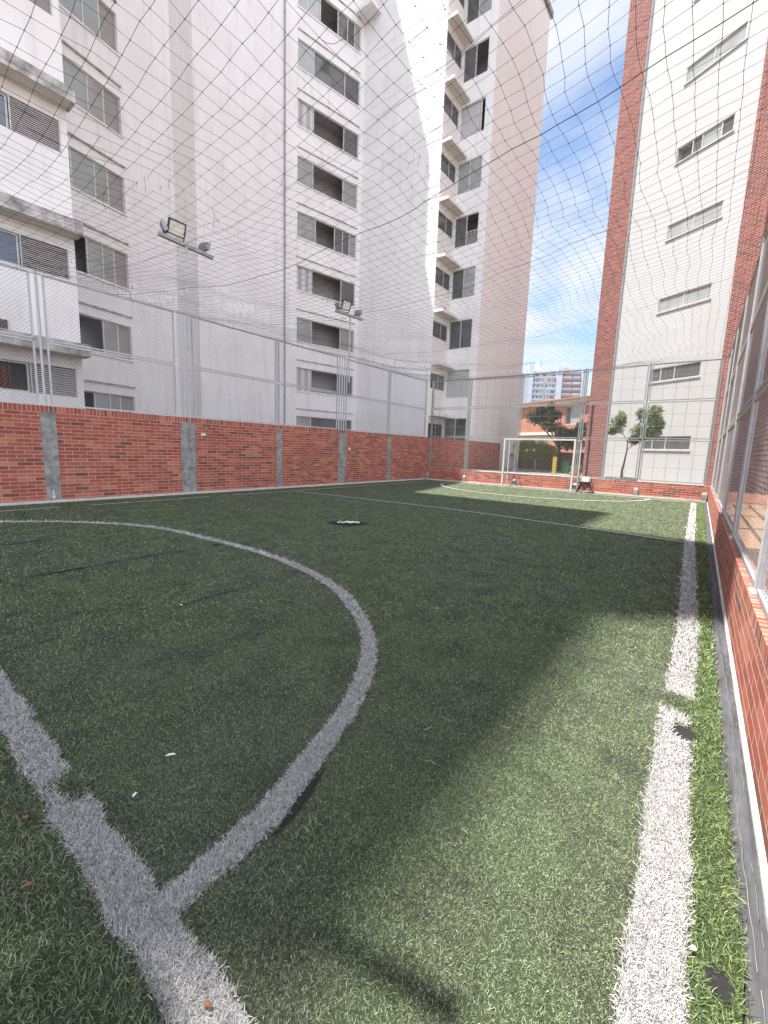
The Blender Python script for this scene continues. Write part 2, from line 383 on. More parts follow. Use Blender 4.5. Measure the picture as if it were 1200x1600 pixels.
for nm, P, w_, z, lab in LINES:
    mb = MB(); Q = []
    for a, c_ in zip(P[:-1], P[1:]):
        k = max(1, int(np.linalg.norm(c_-a)/.12))
        for t in range(k): Q.append(a+(c_-a)*t/k)
    Q.append(P[-1]); Q = np.array(Q)
    T = np.gradient(Q, axis=0); T /= np.linalg.norm(T, axis=1)[:, None]; Nn = np.stack([-T[:, 1], T[:, 0]], 1)
    jl = w_/2+rng.normal(0, .004, len(Q)); jr = w_/2+rng.normal(0, .004, len(Q))
    for i in range(len(Q)-1):
        c0 = (Q[i]+Q[i+1])/2; z_far = z; near = c0[1] < 5.2 and nm in ('penalty_arc', 'goal_line', 'touchline') and math.hypot(*c0) < 5.2
        z = {'penalty_arc': .002, 'goal_line': .003, 'touchline': .004}[nm] if near else z_far
        if bad(c0[0], c0[1]) or (near and any(bad(c0[0]+a_, c0[1]+b_) for a_ in (-.06, 0, .06) for b_ in (-.08, 0, .08))): continue
        if nm == 'left_touchline' and (3.0 < c0[1] < 3.6 or 6.5 < c0[1] < 7.2): continue
        mb.face([(*(Q[i]-Nn[i]*jr[i]), z), (*(Q[i+1]-Nn[i+1]*jr[i+1]), z), (*(Q[i+1]+Nn[i+1]*jl[i+1]), z), (*(Q[i]+Nn[i]*jl[i]), z)], M_line2 if near else M_line); z = z_far
    struct(mb.build(nm), label=lab, cat='line marking')

# distance of many points to a polyline
def pdist(X, P):
    d = np.full(len(X), 9.)
    for a, c_ in zip(P[:-1], P[1:]):
        e = c_-a; t = np.clip(((X-a)@e)/(e@e), 0, 1); d = np.minimum(d, np.linalg.norm(X-(a+t[:, None]*e), axis=1))
    return d
def blades(X, length, width, lean, name, m, hbase=.0):
    n = len(X); th = rng.uniform(0, 2*math.pi, n); ph = np.clip(rng.normal(lean, .28, n), .1, 1.45)
    dirx = np.stack([np.cos(th)*np.sin(ph), np.sin(th)*np.sin(ph), np.cos(ph)], 1)
    ln = length*rng.uniform(.55, 1.3, n); w2 = width*rng.uniform(.7, 1.3, n)/2
    s = np.stack([-np.sin(th), np.cos(th), np.zeros(n)], 1)
    a2 = rng.uniform(-.8, .8, n)[:, None]; s2 = s*np.cos(a2)+np.cross(dirx, s)*np.sin(a2)
    B0 = np.concatenate([X, np.full((n, 1), hbase)], 1)
    mid = B0+dirx*(ln*.55)[:, None]
    ph2 = np.clip(ph+rng.uniform(-.1, .55, n), .1, 1.75); th2 = th+rng.uniform(-.5, .5, n)
    d2 = np.stack([np.cos(th2)*np.sin(ph2), np.sin(th2)*np.sin(ph2), np.cos(ph2)], 1)
    tip = mid+d2*(ln*.5)[:, None]; tip[:, 2] = np.maximum(tip[:, 2], hbase+.002)
    V = np.stack([B0-s2*w2[:, None], B0+s2*w2[:, None], mid+s2*w2[:, None]*.9, mid-s2*w2[:, None]*.9, tip+s2*w2[:, None]*.25, tip-s2*w2[:, None]*.25], 1).reshape(-1, 3)
    k = np.arange(n)[:, None]*6
    F = np.concatenate([k+np.array([[0, 1, 2, 3]]), k+np.array([[3, 2, 4, 5]])])
    return npmesh(name, V, F, m)
# torn seams between turf rolls: x, (y0, y1, width)
SEAM = [(-7.68, [(1.2, 2.25, .04), (2.5, 3.15, .035), (3.7, 4.95, .035), (4.95, 5.5, .015)]), (-5.72, [(.6, 1.02, .07), (1.22, 2.15, .065), (2.15, 3.2, .022), (3.35, 3.52, .075)]), (-3.76, [(.5, .95, .016), (1.8, 2.5, .022)])]
# scatter in a wedge in front of the camera (wider than the view)
def wedge(r0, r1, dens):
    area = .5*(r1*r1-r0*r0)*R(126); n = int(area*dens)
    r = np.sqrt(rng.uniform(r0*r0, r1*r1, n)); t = rng.uniform(R(-25), R(101), n)
    X = np.stack([-r*np.sin(t), r*np.cos(t)], 1)
    return X[(X[:, 0] > XL+.08) & (X[:, 1] < YE-.05) & (X[:, 0] < np.interp(X[:, 1], [-3, 1.376, 1.8, 2.12, 2.87, 4.44, 9, 19.5], [.25, .243, .234, .219, .195, .145, .053, -.2])+.01)]
rings = [(.9, 2.3, 52000, .0135, .0017), (2.3, 3.6, 24000, .015, .0024), (3.6, 5.5, 7500, .021, .0040), (5.5, 9, 2600, .025, .0060), (9, 14, 600, .030, .010), (14, 22, 150, .034, .015)]
GX, GL, WX = [], [], {}
allg = []
for (r0, r1, dn, ln, wd) in rings:
    X = wedge(r0, r1, dn)
    isl = np.zeros(len(X), bool); cls = np.full(len(X), -1)
    for i, (nm, P, w_, z, lab) in enumerate(LINES[:3]):
        dd = pdist(X, P)+rng.normal(0, .007, len(X))+.006*np.sin(X[:, 0]*13+X[:, 1]*9)+.004*np.sin(X[:, 0]*31-X[:, 1]*27); hit = dd < w_/2
        cls[hit & (cls < 0)] = i
    badm = np.array([bad(a, c_) for a, c_ in X+rng.normal(0, .02, X.shape)]) if r1 < 6 else np.zeros(len(X), bool)
    # other lines: keep green blades off them
    for nm, P, w_, z, lab in LINES[3:]:
        X_d = pdist(X, P); cls[(X_d < w_/2) & (cls < 0)] = 9
    cls[badm & (cls >= 0) & (cls < 3)] = -1
    # bare rubber spots
    bare = np.zeros(len(X), bool)
    for bx_, by_, br in ((.03, 2.76, .06), (.184, 1.436, .035), (-.36, 2.62, .02), (-.33, 3.0, .02), (-.95, 2.0, .02), (-1.05, 1.75, .02)):
        bare |= np.hypot((X[:, 0]-bx_), (X[:, 1]-by_)*.8) < br*rng.uniform(.7, 1.25, len(X))
    for sx_, parts in SEAM:
        for y0, y1, w_ in parts: bare |= (np.abs(X[:, 0]-sx_-.02*np.sin(X[:, 1]*5)) < w_*.8) & (X[:, 1] > y0) & (X[:, 1] < y1)
    ca, sa = math.cos(.857), math.sin(.857); dx_, dy_ = X[:, 0]+5.72-.08, X[:, 1]-6.30+.09
    bare |= ((dx_*ca+dy_*sa)/.36)**2+((-dx_*sa+dy_*ca)/.36)**2 < rng.uniform(.7, 1.1, len(X))
    dx_, dy_ = X[:, 0]+1.232, X[:, 1]-1.10; cb_, sb_ = math.cos(.27), math.sin(.27)
    bare |= (((dx_*cb_+dy_*sb_)/.034)**2+((-dx_*sb_+dy_*cb_)/.17)**2 < rng.uniform(.6, 1.2, len(X))) & (cls < 0)
    g = X[(cls < 0) & ~bare]
    hh = rng.uniform(0, 1, len(g))
    fringe = (g[:, 0]+.027*g[:, 1] > .13) | (g[:, 1] < .42)
    if r1 < 6:
        allg.append((g[~fringe], ln*.8, wd, 1.0)); allg.append((g[fringe][::2], ln*1.6, wd*1.25, .9))
    else: allg.append((g, ln*.8, wd, 1.0))
    for i in range(3):
        q = X[(cls == i) & ~bare]
        if len(q): WX.setdefault(i, []).append((np.concatenate([q, q+rng.normal(0, .006, q.shape), q+rng.normal(0, .006, q.shape)]), ln*1.35, wd*1.1))
# loose tufts where the markings have lifted
for cx_, cy_, rx_, ry_, n_ in ((.02, 3.12, .09, .08, 900), (-2.04, .53, .10, .05, 900), (.10, 2.95, .03, .12, 300), (-1.10, 1.02, .05, .08, 200)):
    allg.append((np.stack([rng.normal(cx_, rx_*.5, n_), rng.normal(cy_, ry_*.5, n_)], 1), .032, .0026, .9))
objs = []
for k, (g, ln, wd, le) in enumerate(allg):
    if len(g): objs.append(blades(g, ln, wd, le, 'turf_blades', M_blade))
def merge(objs, name):
    Vs, Fs, off = [], [], 0
    for o in objs:
        me = o.data; v = np.empty(len(me.vertices)*3, 'f'); me.vertices.foreach_get('co', v); Vs.append(v.reshape(-1, 3))
        li = np.empty(len(me.loops), 'i'); me.loops.foreach_get('vertex_index', li); Fs.append(li.reshape(-1, 4)+off); off += len(me.vertices)
    mm = objs[0].data.materials[0]
    for o in objs: me = o.data; bpy.data.objects.remove(o); bpy.data.meshes.remove(me)
    return npmesh(name, np.concatenate(Vs), np.concatenate(Fs), mm)
struct(merge(objs, 'turf_blades'), 'stuff', 'short curled green plastic blades of the turf', 'grass')
for i, L_ in WX.items():
    bl = merge([blades(q, ln, wd, .95, 'b', M_wblade, .003) for q, ln, wd in L_], ['arc_blades', 'goal_line_blades', 'touchline_blades'][i])
    struct(bl, 'stuff', ['white plastic turf blades of the curved line', 'white plastic turf blades of the foreground goal line', 'white plastic turf blades of the right touchline'][i], 'grass')
# long loose fibres lying on the turf
A, B = [], []
for k in range(170):
    r_ = rng.uniform(1.3, 7.5); t = rng.uniform(R(-2), R(72)); x, y = -r_*math.sin(t), r_*math.cos(t)
    a = rng.uniform(0, 6.28); p0 = np.array([x, y, .017])
    for s_ in range(3):
        a += rng.uniform(-.7, .7); p1 = p0+np.array([math.cos(a), math.sin(a), 0])*rng.uniform(.006, .024)+np.array([0, 0, rng.uniform(-.003, .004)]); A.append(p0); B.append(p1); p0 = p1
struct(prisms('loose_fibres', A, B, .0008, M_wblade, n=3), 'stuff', 'loose pale fibres strewn over the turf', 'fibres')

# torn seams between turf rolls
for sx_, parts in SEAM:
    mb = MB()
    for y0, y1, w_ in parts:
        yy = np.arange(y0, y1+.001, .05); ce = [sx_+.02*math.sin(y*5)+rng.normal(0, .006) for y in yy]; ww = [max(.003, w_*(.35+abs(rng.normal(0, .6)))*math.sin(math.pi*min(1, max(.08, (y-y0)/(y1-y0))))**.5) for y in yy]
        for i in range(len(yy)-1):
            mb.face([(ce[i]-ww[i]/2, yy[i], .014), (ce[i]+ww[i]/2, yy[i], .014), (ce[i+1]+ww[i+1]/2, yy[i+1], .014), (ce[i+1]-ww[i+1]/2, yy[i+1], .014)], M_black)
    struct(mb.build('turf_seam'), label='dark torn seam between turf rolls at x %.0f' % abs(sx_) if False else {-7.68: 'dark torn turf seam nearest the left wall', -5.72: 'dark torn turf seam inside the curved line', -3.76: 'short faint torn turf seam nearest the camera'}[sx_], cat='seam')
def blob(cx, cy, rx, ry, z, m, name, lab, n=44, jag=.45, rot=0):
    mb = MB(); P = []
    for i in range(n):
        t = 2*math.pi*i/n; r_ = 1+rng.normal(0, jag)*.5
        x, y = rx*math.cos(t)*r_, ry*math.sin(t)*r_; P.append((cx+x*math.cos(rot)-y*math.sin(rot), cy+x*math.sin(rot)+y*math.cos(rot), z))
    for i in range(n): mb.face([(cx, cy, z), P[i], P[(i+1) % n]], m)
    return struct(mb.build(name), label=lab, cat='worn patch')
blob(-5.72, 6.30, .36, .25, .020, M_black, 'turf_hole', 'black ragged hole in the middle of the turf', rot=.857)
blob(.03, 2.76, .06, .085, .002, M_black, 'worn_patch', 'black bare patch breaking the right touchline')
blob(.184, 1.436, .035, .045, .002, M_black, 'worn_patch', 'black bare spot in the green fringe beside the touchline')
blob(-1.238, 1.10, .022, .16, .006, M_black, 'worn_patch', 'dark gap along the outer edge of the curved line', rot=.27)
mb = MB()
for i in range(9):
    for j in range(4):
        a = np.array([-5.73, 6.31]); d = np.array([.654, .757]); e = np.array([-.757, .654])
        def q(i, j): p = a+d*(i-4.5)*.052*(1 if j % 2 else .92)+e*(j-2)*.05; return (p[0], p[1], .028+.008*math.sin(i*2.1+j*1.3))
        if (i+j) % 7 != 3: mb.face([q(i, j), q(i+1, j), q(i+1, j+1), q(i, j+1)], M_scrap)
tag(mb.build('crumpled_sheet'), 'crumpled pale sheet lying in the ragged hole in the turf', 'plastic sheet')
# scraps and leaves
def scrap(x, y, l, w_, a, m, nm, lab, cat):
    mb = MB(); c_, s_ = math.cos(a), math.sin(a)
    pts = [(-.5, 0, .0), (-.2, .5, .004), (.25, .42, .006), (.5, 0, .001), (.2, -.45, .005), (-.25, -.4, .002)]
    P = [(x+(p[0]*l)*c_-(p[1]*w_)*s_, y+(p[0]*l)*s_+(p[1]*w_)*c_, .022+p[2]) for p in pts]
    P2 = [(p[0], p[1], p[2]-.002) for p in P]
    mb.face(P, m); mb.face(P2[::-1], m)
    for i in range(6): mb.face([P2[i], P2[(i+1) % 6], P[(i+1) % 6], P[i]], m)
    tag(mb.build(nm), lab, cat)
scrap(-1.897, .87, .05, .012, .9, M_scrap, 'petal', 'small white petal inside the curve of the line', 'petal')
scrap(-1.777, .661, .026, .012, 1.9, M_scrap, 'petal', 'tiny white petal lower left near the goal line', 'petal')
scrap(-3.73, 1.86, .03, .02, .5, M_scrap, 'petal', 'tiny white speck on the dark turf seam', 'petal')
scrap(-1.981, .344, .026, .016, .4, M_leafo, 'dry_leaf', 'orange dry leaf on the grass at the lower left edge', 'leaf')
scrap(-1.652, .272, .036, .014, 1.2, M_leafo, 'dry_leaf', 'larger orange dry leaf in the bottom left corner', 'leaf')
scrap(-.903, .483, .028, .014, .2, M_leafo, 'dry_leaf', 'brown leaf lying on the white goal line at the bottom', 'leaf')
scrap(.118, 1.48, .018, .016, .2, M_scrap, 'pebble', 'tiny white pebble at the right edge of the touchline', 'pebble')

# ------------------------------------------------------------------ brick walls
PIL = [(-1.2, -.9), (3.03, 3.32), (6.24, 6.68), (9.64, 9.86), (12.74, 13.22), (16.02, 16.31)]
w = empty('brick_wall', (XL, 8, 0), 'long red brick wall along the left side of the pitch under the wire fence', 'wall')
mb = MB(); zc = WH-.135; y0, y1 = -9., 29.2
mb.face([(XL, y1, 0), (XL, y0, 0), (XL, y0, zc), (XL, y1, zc)][::-1], M_brick)
mb.face([(XL, y0, zc), (XL, y1, zc), (XL, y1, WH), (XL, y0, WH)], M_sold)
mb.face([(XL, y0, WH), (XL, y1, WH), (XL-.2, y1, WH), (XL-.2, y0, WH)], M_kerb)
mb.face([(XL-.2, y1, 0), (XL-.2, y0, 0), (XL-.2, y0, WH), (XL-.2, y1, WH)], M_brick)
mb.face([(XL, y1, 0), (XL-.2, y1, 0), (XL-.2, y1, WH), (XL, y1, WH)], M_brick); mb.face([(XL-.2, y0, 0), (XL, y0, 0), (XL, y0, WH), (XL-.2, y0, WH)], M_brick)
mb.build('wall_face', parent=w)
for a, c_ in PIL:
    mb = MB(); n_ = 10
    mb.box((XL-.02, a, .05), (XL+.012, c_, zc-.002), M_conc); mb.build('pilaster', parent=w)
mb = MB(); mb.box((XL+.013, 3.16, .16), (XL+.016, 3.18, .30), M_paintw); mb.face([(XL+.016, 3.13, .16), (XL+.016, 3.21, .16), (XL+.016, 3.17, .08)][::-1], M_paintw); mb.build('painted_arrow', parent=w)
mb = MB(); mb.box((XL, 6.86, 1.72), (XL+.012, 7.0, 1.79), M_paintw); mb.build('wall_plate', parent=w)
mb = MB(); mb.box((XL-.005, 13.35, 1.42), (XL+.02, 13.45, 1.52), M_paintw); mb.build('wall_plate', parent=w)
mb = MB(); mb.box((XL, -9, -.05), (XL+.07, YE, .055), M_kerb); mb.build('kerb', parent=w)
# end wall
w = empty('brick_wall', (-6, YE, 0), 'low red brick wall behind the far goal under the end fence', 'wall')
EH = .60; mb = MB(); xa, xb = XL+.002, xr(YE)+.0
mb.face([(xa, YE, 0), (xb, YE, 0), (xb, YE, EH-.135), (xa, YE, EH-.135)], M_brick)
mb.face([(xa, YE, EH-.135), (xb, YE, EH-.135), (xb, YE, EH), (xa, YE, EH)], M_sold)
mb.face([(xa, YE, EH), (xb, YE, EH), (xb, YE+.14, EH), (xa, YE+.14, EH)], M_kerb)
mb.face([(xb, YE+.14, 0), (xa, YE+.14, 0), (xa, YE+.14, EH), (xb, YE+.14, EH)], M_brick)
mb.build('wall_face', parent=w)
EPOST = [-12.07, -9.92, -7.36, -4.68, -2.39, -.2]
for x in EPOST:
    mb = MB(); mb.box((x-.085, YE-.07, 0), (x+.085, YE-.002, .27), M_conc); mb.face([(x-.085, YE-.07, .27), (x+.085, YE-.07, .27), (x+.06, YE-.004, .36), (x-.06, YE-.004, .36)], M_conc); mb.build('post_footing', parent=w)
mb = MB(); mb.box((XL+.07, YE-.08, -.05), (xb-.05, YE-.001, .05), M_kerb); mb.build('kerb', parent=w)
# right wall (skewed by a degree and a bit)
ang = math.atan(.0233)
w = empty('brick_wall', (.3, 8, 0), 'low red brick wall at the right edge with bricks on edge along its top', 'wall')
mb = MB(); RH = .60; T = .125; y0, y1 = -6., YE+.13
def pr(y, t, z): return (xr(y)+t, y, z)
mb.face([pr(y1, 0, 0), pr(y0, 0, 0), pr(y0, 0, RH-.13), pr(y1, 0, RH-.13)], M_brick)
mb.face([pr(y1, 0, RH-.13), pr(y0, 0, RH-.13), pr(y0, 0, RH), pr(y1, 0, RH)], M_sold)
mb.face([pr(y0, 0, RH), pr(y0, T, RH), pr(y1, T, RH), pr(y1, 0, RH)], M_sold, [(y0, .02), (y0, .02+T), (y1, .02+T), (y1, .02)])
mb.face([pr(y0, T, 0), pr(y1, T, 0), pr(y1, T, RH), pr(y0, T, RH)], M_brick)
mb.build('wall_face', parent=w)
mb = MB(); mb.face([pr(y0, -.016, .0), pr(y0, -.002, .035), pr(YE, -.002, .035), pr(YE, -.016, .0)], M_kerb); mb.face([pr(YE, -.016, -.03), pr(y0, -.016, -.03), pr(y0, -.016, .0), pr(YE, -.016, .0)], M_kerb); mb.build('kerb', parent=w)
RPOST = [-1.9, 1.0, 3.885, 6.55, 9.5, 12.4, 15.3, 17.9, 19.3]
for y in RPOST[1:8]:
    mb = MB(); mb.box((xr(y)+.01, y-.09, RH), (xr(y)+T, y+.09, RH+.012), M_kerb); mb.build('post_base', parent=w)

# ------------------------------------------------------------------ wire fences
PANELS = {}
def chain(w_, h_, pitch=.062, r=.0017):
    """diamond wire panel in local u (0..w), v (0..h)"""
    s = pitch*math.sqrt(2); A, B = [], []
    for sg in (1, -1):
        k = np.arange(-h_, w_, s) if sg == 1 else np.arange(0, w_+h_, s)
        for u0 in k:
            # line u = u0 + sg*v
            v0, v1 = 0, h_
            if sg == 1: v0 = max(0, -u0); v1 = min(h_, w_-u0)
            else: v0 = max(0, u0-w_); v1 = min(h_, u0)
            if v1-v0 < .01: continue
            A.append((u0+sg*v0, sg*.0012, v0)); B.append((u0+sg*v1, sg*.0012, v1))
    return np.array(A), np.array(B)
def put(P, O, d):
    """local (u, depth, v) -> world, O origin, d unit direction in plan"""
    n = np.array([d[1], -d[0]]); return np.stack([O[0]+P[:, 0]*d[0]+P[:, 1]*n[0], O[1]+P[:, 0]*d[1]+P[:, 1]*n[1], O[2]+P[:, 2]], 1)
def panel(parent, p0, p1, z0, z1, grid=False, mw=None, mp=None, wr=.0017, off=0., rails=()):
    p0 = np.array(p0, float); p1 = np.array(p1, float); W = np.linalg.norm(p1-p0); d = (p1-p0)/W; n = np.array([d[1], -d[0]]); p0 = p0+n*off; p1 = p1+n*off
    A, B = chain(W, z1-z0, r=wr); O = (p0[0], p0[1], z0)
    prisms('mesh_panel', put(A, O, d), put(B, O, d), wr, mw or M_wire, parent, 3)
    mb = MB(); m = mp or M_post; t = .038
    a = lambda u, z: (p0[0]+d[0]*u, p0[1]+d[1]*u, z)
    mb.sq(a(0, z0), a(0, z1), t, m); mb.sq(a(W, z0), a(W, z1), t, m)
    mb.sq(a(t/2, z0), a(W-t/2, z0), t*.98, m); mb.sq(a(t/2, z1), a(W-t/2, z1), t*.98, m)
    for z in rails: mb.sq(a(t/2, z), a(W-t/2, z), t*.96, m)
    mb.build('panel_frame', parent=parent)
    if grid:
        A, B = [], []
        nv = max(2, int(round(W/.43)))
        for i in range(1, nv): A.append(a(W*i/nv, z0)); B.append(a(W*i/nv, z1))
        nh = max(2, int(round((z1-z0)/.52)))
        for i in range(1, nh): A.append(a(0, z0+(z1-z0)*i/nh)); B.append(a(W, z0+(z1-z0)*i/nh))
        prisms('brace_bars', np.array(A)+np.array([n[0]*.01, n[1]*.01, 0]), np.array(B)+np.array([n[0]*.01, n[1]*.01, 0]), .0048, M_wireE, parent, 4)
fx = XL-.10
# left fence
fn = empty('wire_fence', (fx, 8, WH), 'pale galvanised wire mesh fence standing on the left brick wall', 'fence')
groups = [(-1.05, 0), (3.17, 1), (6.46, 2), (9.75, 0), (12.98, 2), (16.16, 0), (19.38, 0)]
prev = None
for yc, k in groups:
    hw = {0: .045, 1: .10, 2: .24}[k]
    mb = MB()
    xs = {0: [0], 1: [0.0], 2: [-.14, 0, .14]}[k]
    for q in xs:
        mb = MB(); mb.tube((fx, yc+q, WH), (fx, yc+q, FT+.06), .028, M_post, 10); mb.build('post', parent=fn)
    if prev is not None:
        a, c_ = prev, yc-hw-.03
        panel(fn, (fx, a), (fx, c_), WH+.04, 3.62, wr=.0026); panel(fn, (fx, a), (fx, c_), 3.68, FT, wr=.0026)
        for t in (.3, .7): mb = MB(); y = a+(c_-a)*t; mb.box((fx-.012, y-.012, 3.637), (fx+.012, y+.012, 3.663), M_postD); mb.build('bracket', parent=fn)
    prev = yc+hw+.03
# lacing where the net is tied to the top rail
A, B = [], []
for y in np.arange(-1, 19.3, .09):
    a = np.array([fx+.02, y, FT+.02]); b_ = a+np.array([rng.uniform(.02, .12), rng.uniform(-.05, .05), rng.uniform(-.14, .03)]); A.append(a); B.append(b_)
prisms('net_lacing', A, B, .0022, M_scrap, fn, 3)['kind'] = 'stuff'
# end fence
fn = empty('wire_fence', (-6, YE+.07, EH), 'tall galvanised mesh fence with square bracing bars behind the far goal', 'fence')
fy = YE+.07
for x in EPOST:
    mb = MB(); mb.tube((x, fy, .2), (x, fy, FT+.05), .03, M_postE, 10); mb.build('post', parent=fn)
for a, c_ in zip(EPOST[:-1], EPOST[1:]):
    for z0, z1 in ((.66, 2.20), (2.28, 3.64), (3.71, FT)):
        panel(fn, (a+.075, fy), (c_-.075, fy), z0, z1, grid=z0 > 1 or a > -6, mw=M_wireE, mp=M_postE, wr=.0032)
    for z in (2.24, 3.675):
        for t in (.25, .75): mb = MB(); x = a+(c_-a)*t; mb.box((x-.012, fy-.012, z-.02), (x+.012, fy+.012, z+.02), M_postD); mb.build('bracket', parent=fn)
# right fence
fn = empty('wire_fence', (.33, 8, RH), 'weathered grey mesh fence with thick posts along the right wall', 'fence')
def xf(y): return xr(y)+.058
for y in RPOST:
    mb = MB(); mb.tube((xf(y), y, RH), (xf(y), y, FT+.02), .030, M_post, 12); mb.build('post', parent=fn)
for a, c_ in zip(RPOST[:-1], RPOST[1:]):
    for z0, z1 in ((RH+.03, 2.20), (2.27, 3.62), (3.69, FT)):
        panel(fn, (xf(a), a+.075), (xf(c_), c_-.075), z0, z1, mp=M_postD, wr=.0013, mw=M_wireR)
A, B = [], []
for y in np.arange(-1, 19.2, .08):
    a = np.array([xf(y)-.02, y, FT]); b_ = a+np.array([rng.uniform(-.05, .01), rng.uniform(-.06, .06), rng.uniform(-.16, .05)]); A.append(a); B.append(b_)
prisms('net_lacing', A, B, .0028, M_dark, fn, 3)['kind'] = 'stuff'

# ------------------------------------------------------------------ overhead net
cell = .172; nxn = int((xf(5)-fx)/cell)+1; y_start = -2.5; nyn = int((YE+.05-y_start)/cell)+1
gx = np.linspace(0, 1, nxn); gy = np.linspace(y_start, YE+.05, nyn)
UU, YY = np.meshgrid(gx, gy)
XX = fx+(xf(YY)-fx)*UU
SEAMY = 4.62
sag = .60*np.sin(math.pi*np.clip(UU, 0, 1))**.75
endf = np.clip((YE+.04-YY)/3.5, 0, 1)**.6
def sm(a, s): # smooth noise
    b_ = a.copy()
    for _ in range(s): b_ = (b_+np.roll(b_, 1, 0)+np.roll(b_, -1, 0)+np.roll(b_, 1, 1)+np.roll(b_, -1, 1))/5
    return b_/max(1e-9, b_.std())
n1 = sm(rng.normal(0, 1, UU.shape), 14); n2 = sm(rng.normal(0, 1, UU.shape), 3); n3 = sm(rng.normal(0, 1, UU.shape), 3); n4 = sm(rng.normal(0, 1, UU.shape), 10)
inner = np.clip(np.minimum(UU, 1-UU)*9, 0, 1)
ZZ = FT-sag*endf+inner*np.clip(endf*1.5, 0, 1)*(.026*n1+.004*rng.normal(0, 1, UU.shape))
ZZ -= inner*.10*np.exp(-((YY-SEAMY)/1.1)**2)*-1.0     # the seam rope is pulled tighter than the bays
XX = XX+inner*(.016*n2+.036*n4+.024*np.sin(YY*1.1+UU*7)+.006*rng.normal(0, 1, UU.shape))
bow = .55*np.sin(math.pi*UU)
YB = YY+inner*(.005*n3+.003*rng.normal(0, 1, UU.shape))+bow*np.clip((YY+2.5)/7, 0, 1)*np.clip((YE-YY)/8, 0, 1)
V = np.stack([XX, YB, ZZ], 2)
keepx = np.ones((nyn, nxn-1), bool); keepy = np.ones((nyn-1, nxn), bool); dang = []
def tear(cx, cy, rx, ry, p=1.):
    for (K, dy, dx) in ((keepx, 0, .5), (keepy, .5, 0)):
        for i in range(K.shape[0]):
            for j in range(K.shape[1]):
                i2 = min(i+(1 if dy else 0), nyn-1); j2 = min(j+(1 if dx else 0), nxn-1)
                P = (V[i, j]+V[i2, j2])/2; q = ((P[0]-cx)/rx)**2+((P[1]-cy)/ry)**2
                if q < 1 and rng.random() < p:
                    if K[i, j] and (q > .35 or rng.random() < .3): dang.append(V[i, j] if rng.random() < .5 else V[i2, j2])
                    K[i, j] = False
for t in ((-10.0, 12.6, .8, 1.1), (-8.4, 13.4, .5, .5), (-9.9, 15.2, 1.2, .35), (-11.2, 4.9, .45, .5, .8), (-10.3, 4.1, .3, .3), (-9.6, 5.0, .25, .3, .9), (-9.05, 6.15, .55, .22), (-10.6, 5.2, .5, .12, .9), (-8.2, 5.2, .3, .15, .8), (-6.2, 6.3, .5, .25, .7), (-5.6, 2.6, .2, .2), (-9.5, 3.1, .3, .22, .8), (-11.6, 7.7, .3, .6, .6), (-9.0, 7.5, .5, .3, .5), (-3.0, 4.3, .2, .2, .8), (-8.6, 16.6, .9, .3, .6), (-6.4, 15.5, .5, .25, .6), (-11.5, 10.5, .3, .8, .4)): tear(*t)
keepx &= rng.random(keepx.shape) > .004; keepy &= rng.random(keepy.shape) > .004
iseam = int(round((SEAMY-y_start)/cell))
A = np.concatenate([V[:, :-1][keepx], V[:-1][keepy]]); B = np.concatenate([V[:, 1:][keepx], V[1:][keepy]])
net = empty('safety_net', (-6, 8, FT), 'sagging dark cord net stretched over the whole pitch with torn holes', 'net')
net_len = np.linalg.norm(A-B, axis=1)
prisms('net_mesh', A, B, .0018, M_net, net, 4)
# knots
K_ = V.reshape(-1, 3); K_ = K_[(K_[:, 1] < 9)]
prisms('net_knots', K_-np.array([.006, .003, 0]), K_+np.array([.005, .003, 0]), .0035, M_net, net, 4)
# torn thread ends
A, B = [], []
for d_ in dang:
    p0 = np.array(d_); dr = np.array([rng.normal(0, .35), rng.normal(0, .35), -1.]); dr /= np.linalg.norm(dr); ln = rng.uniform(.04, .16)
    for s_ in range(3):
        p1 = p0+dr*ln/3; A.append(p0); B.append(p1); p0 = p1; dr = dr+rng.normal(0, .3, 3); dr[2] -= .2; dr /= np.linalg.norm(dr)
for k in range(60):
    i, j = rng.integers(4, nyn-4), rng.integers(2, nxn-2); p0 = V[i, j]; dr = np.array([rng.normal(0, .5), rng.normal(0, .5), -1.]); dr /= np.linalg.norm(dr); ln = rng.uniform(.1, .3)
    for s_ in range(4):
        p1 = p0+dr*ln/4; A.append(p0); B.append(p1); p0 = p1; dr = dr+rng.normal(0, .35, 3); dr /= np.linalg.norm(dr)
prisms('torn_threads', A, B, .002, M_net, net, 3)['kind'] = 'stuff'
for ii, rr in ((iseam, .0031), (nyn-1, .004)):
    P = V[ii].copy(); P[:, 2] -= .004
    prisms('seam_rope', P[:-1], P[1:], rr, M_net, net, 6)
# doubled threads (net overlaps in two bands)
for ii in (iseam-8, iseam+14, iseam+36):
    P = V[ii].copy()+np.array([0, .035, .004]); P[:, 1] += .02*np.sin(np.arange(nxn)*.9)
    prisms('lap_thread', P[:-1], P[1:], .002, M_net, net, 4)

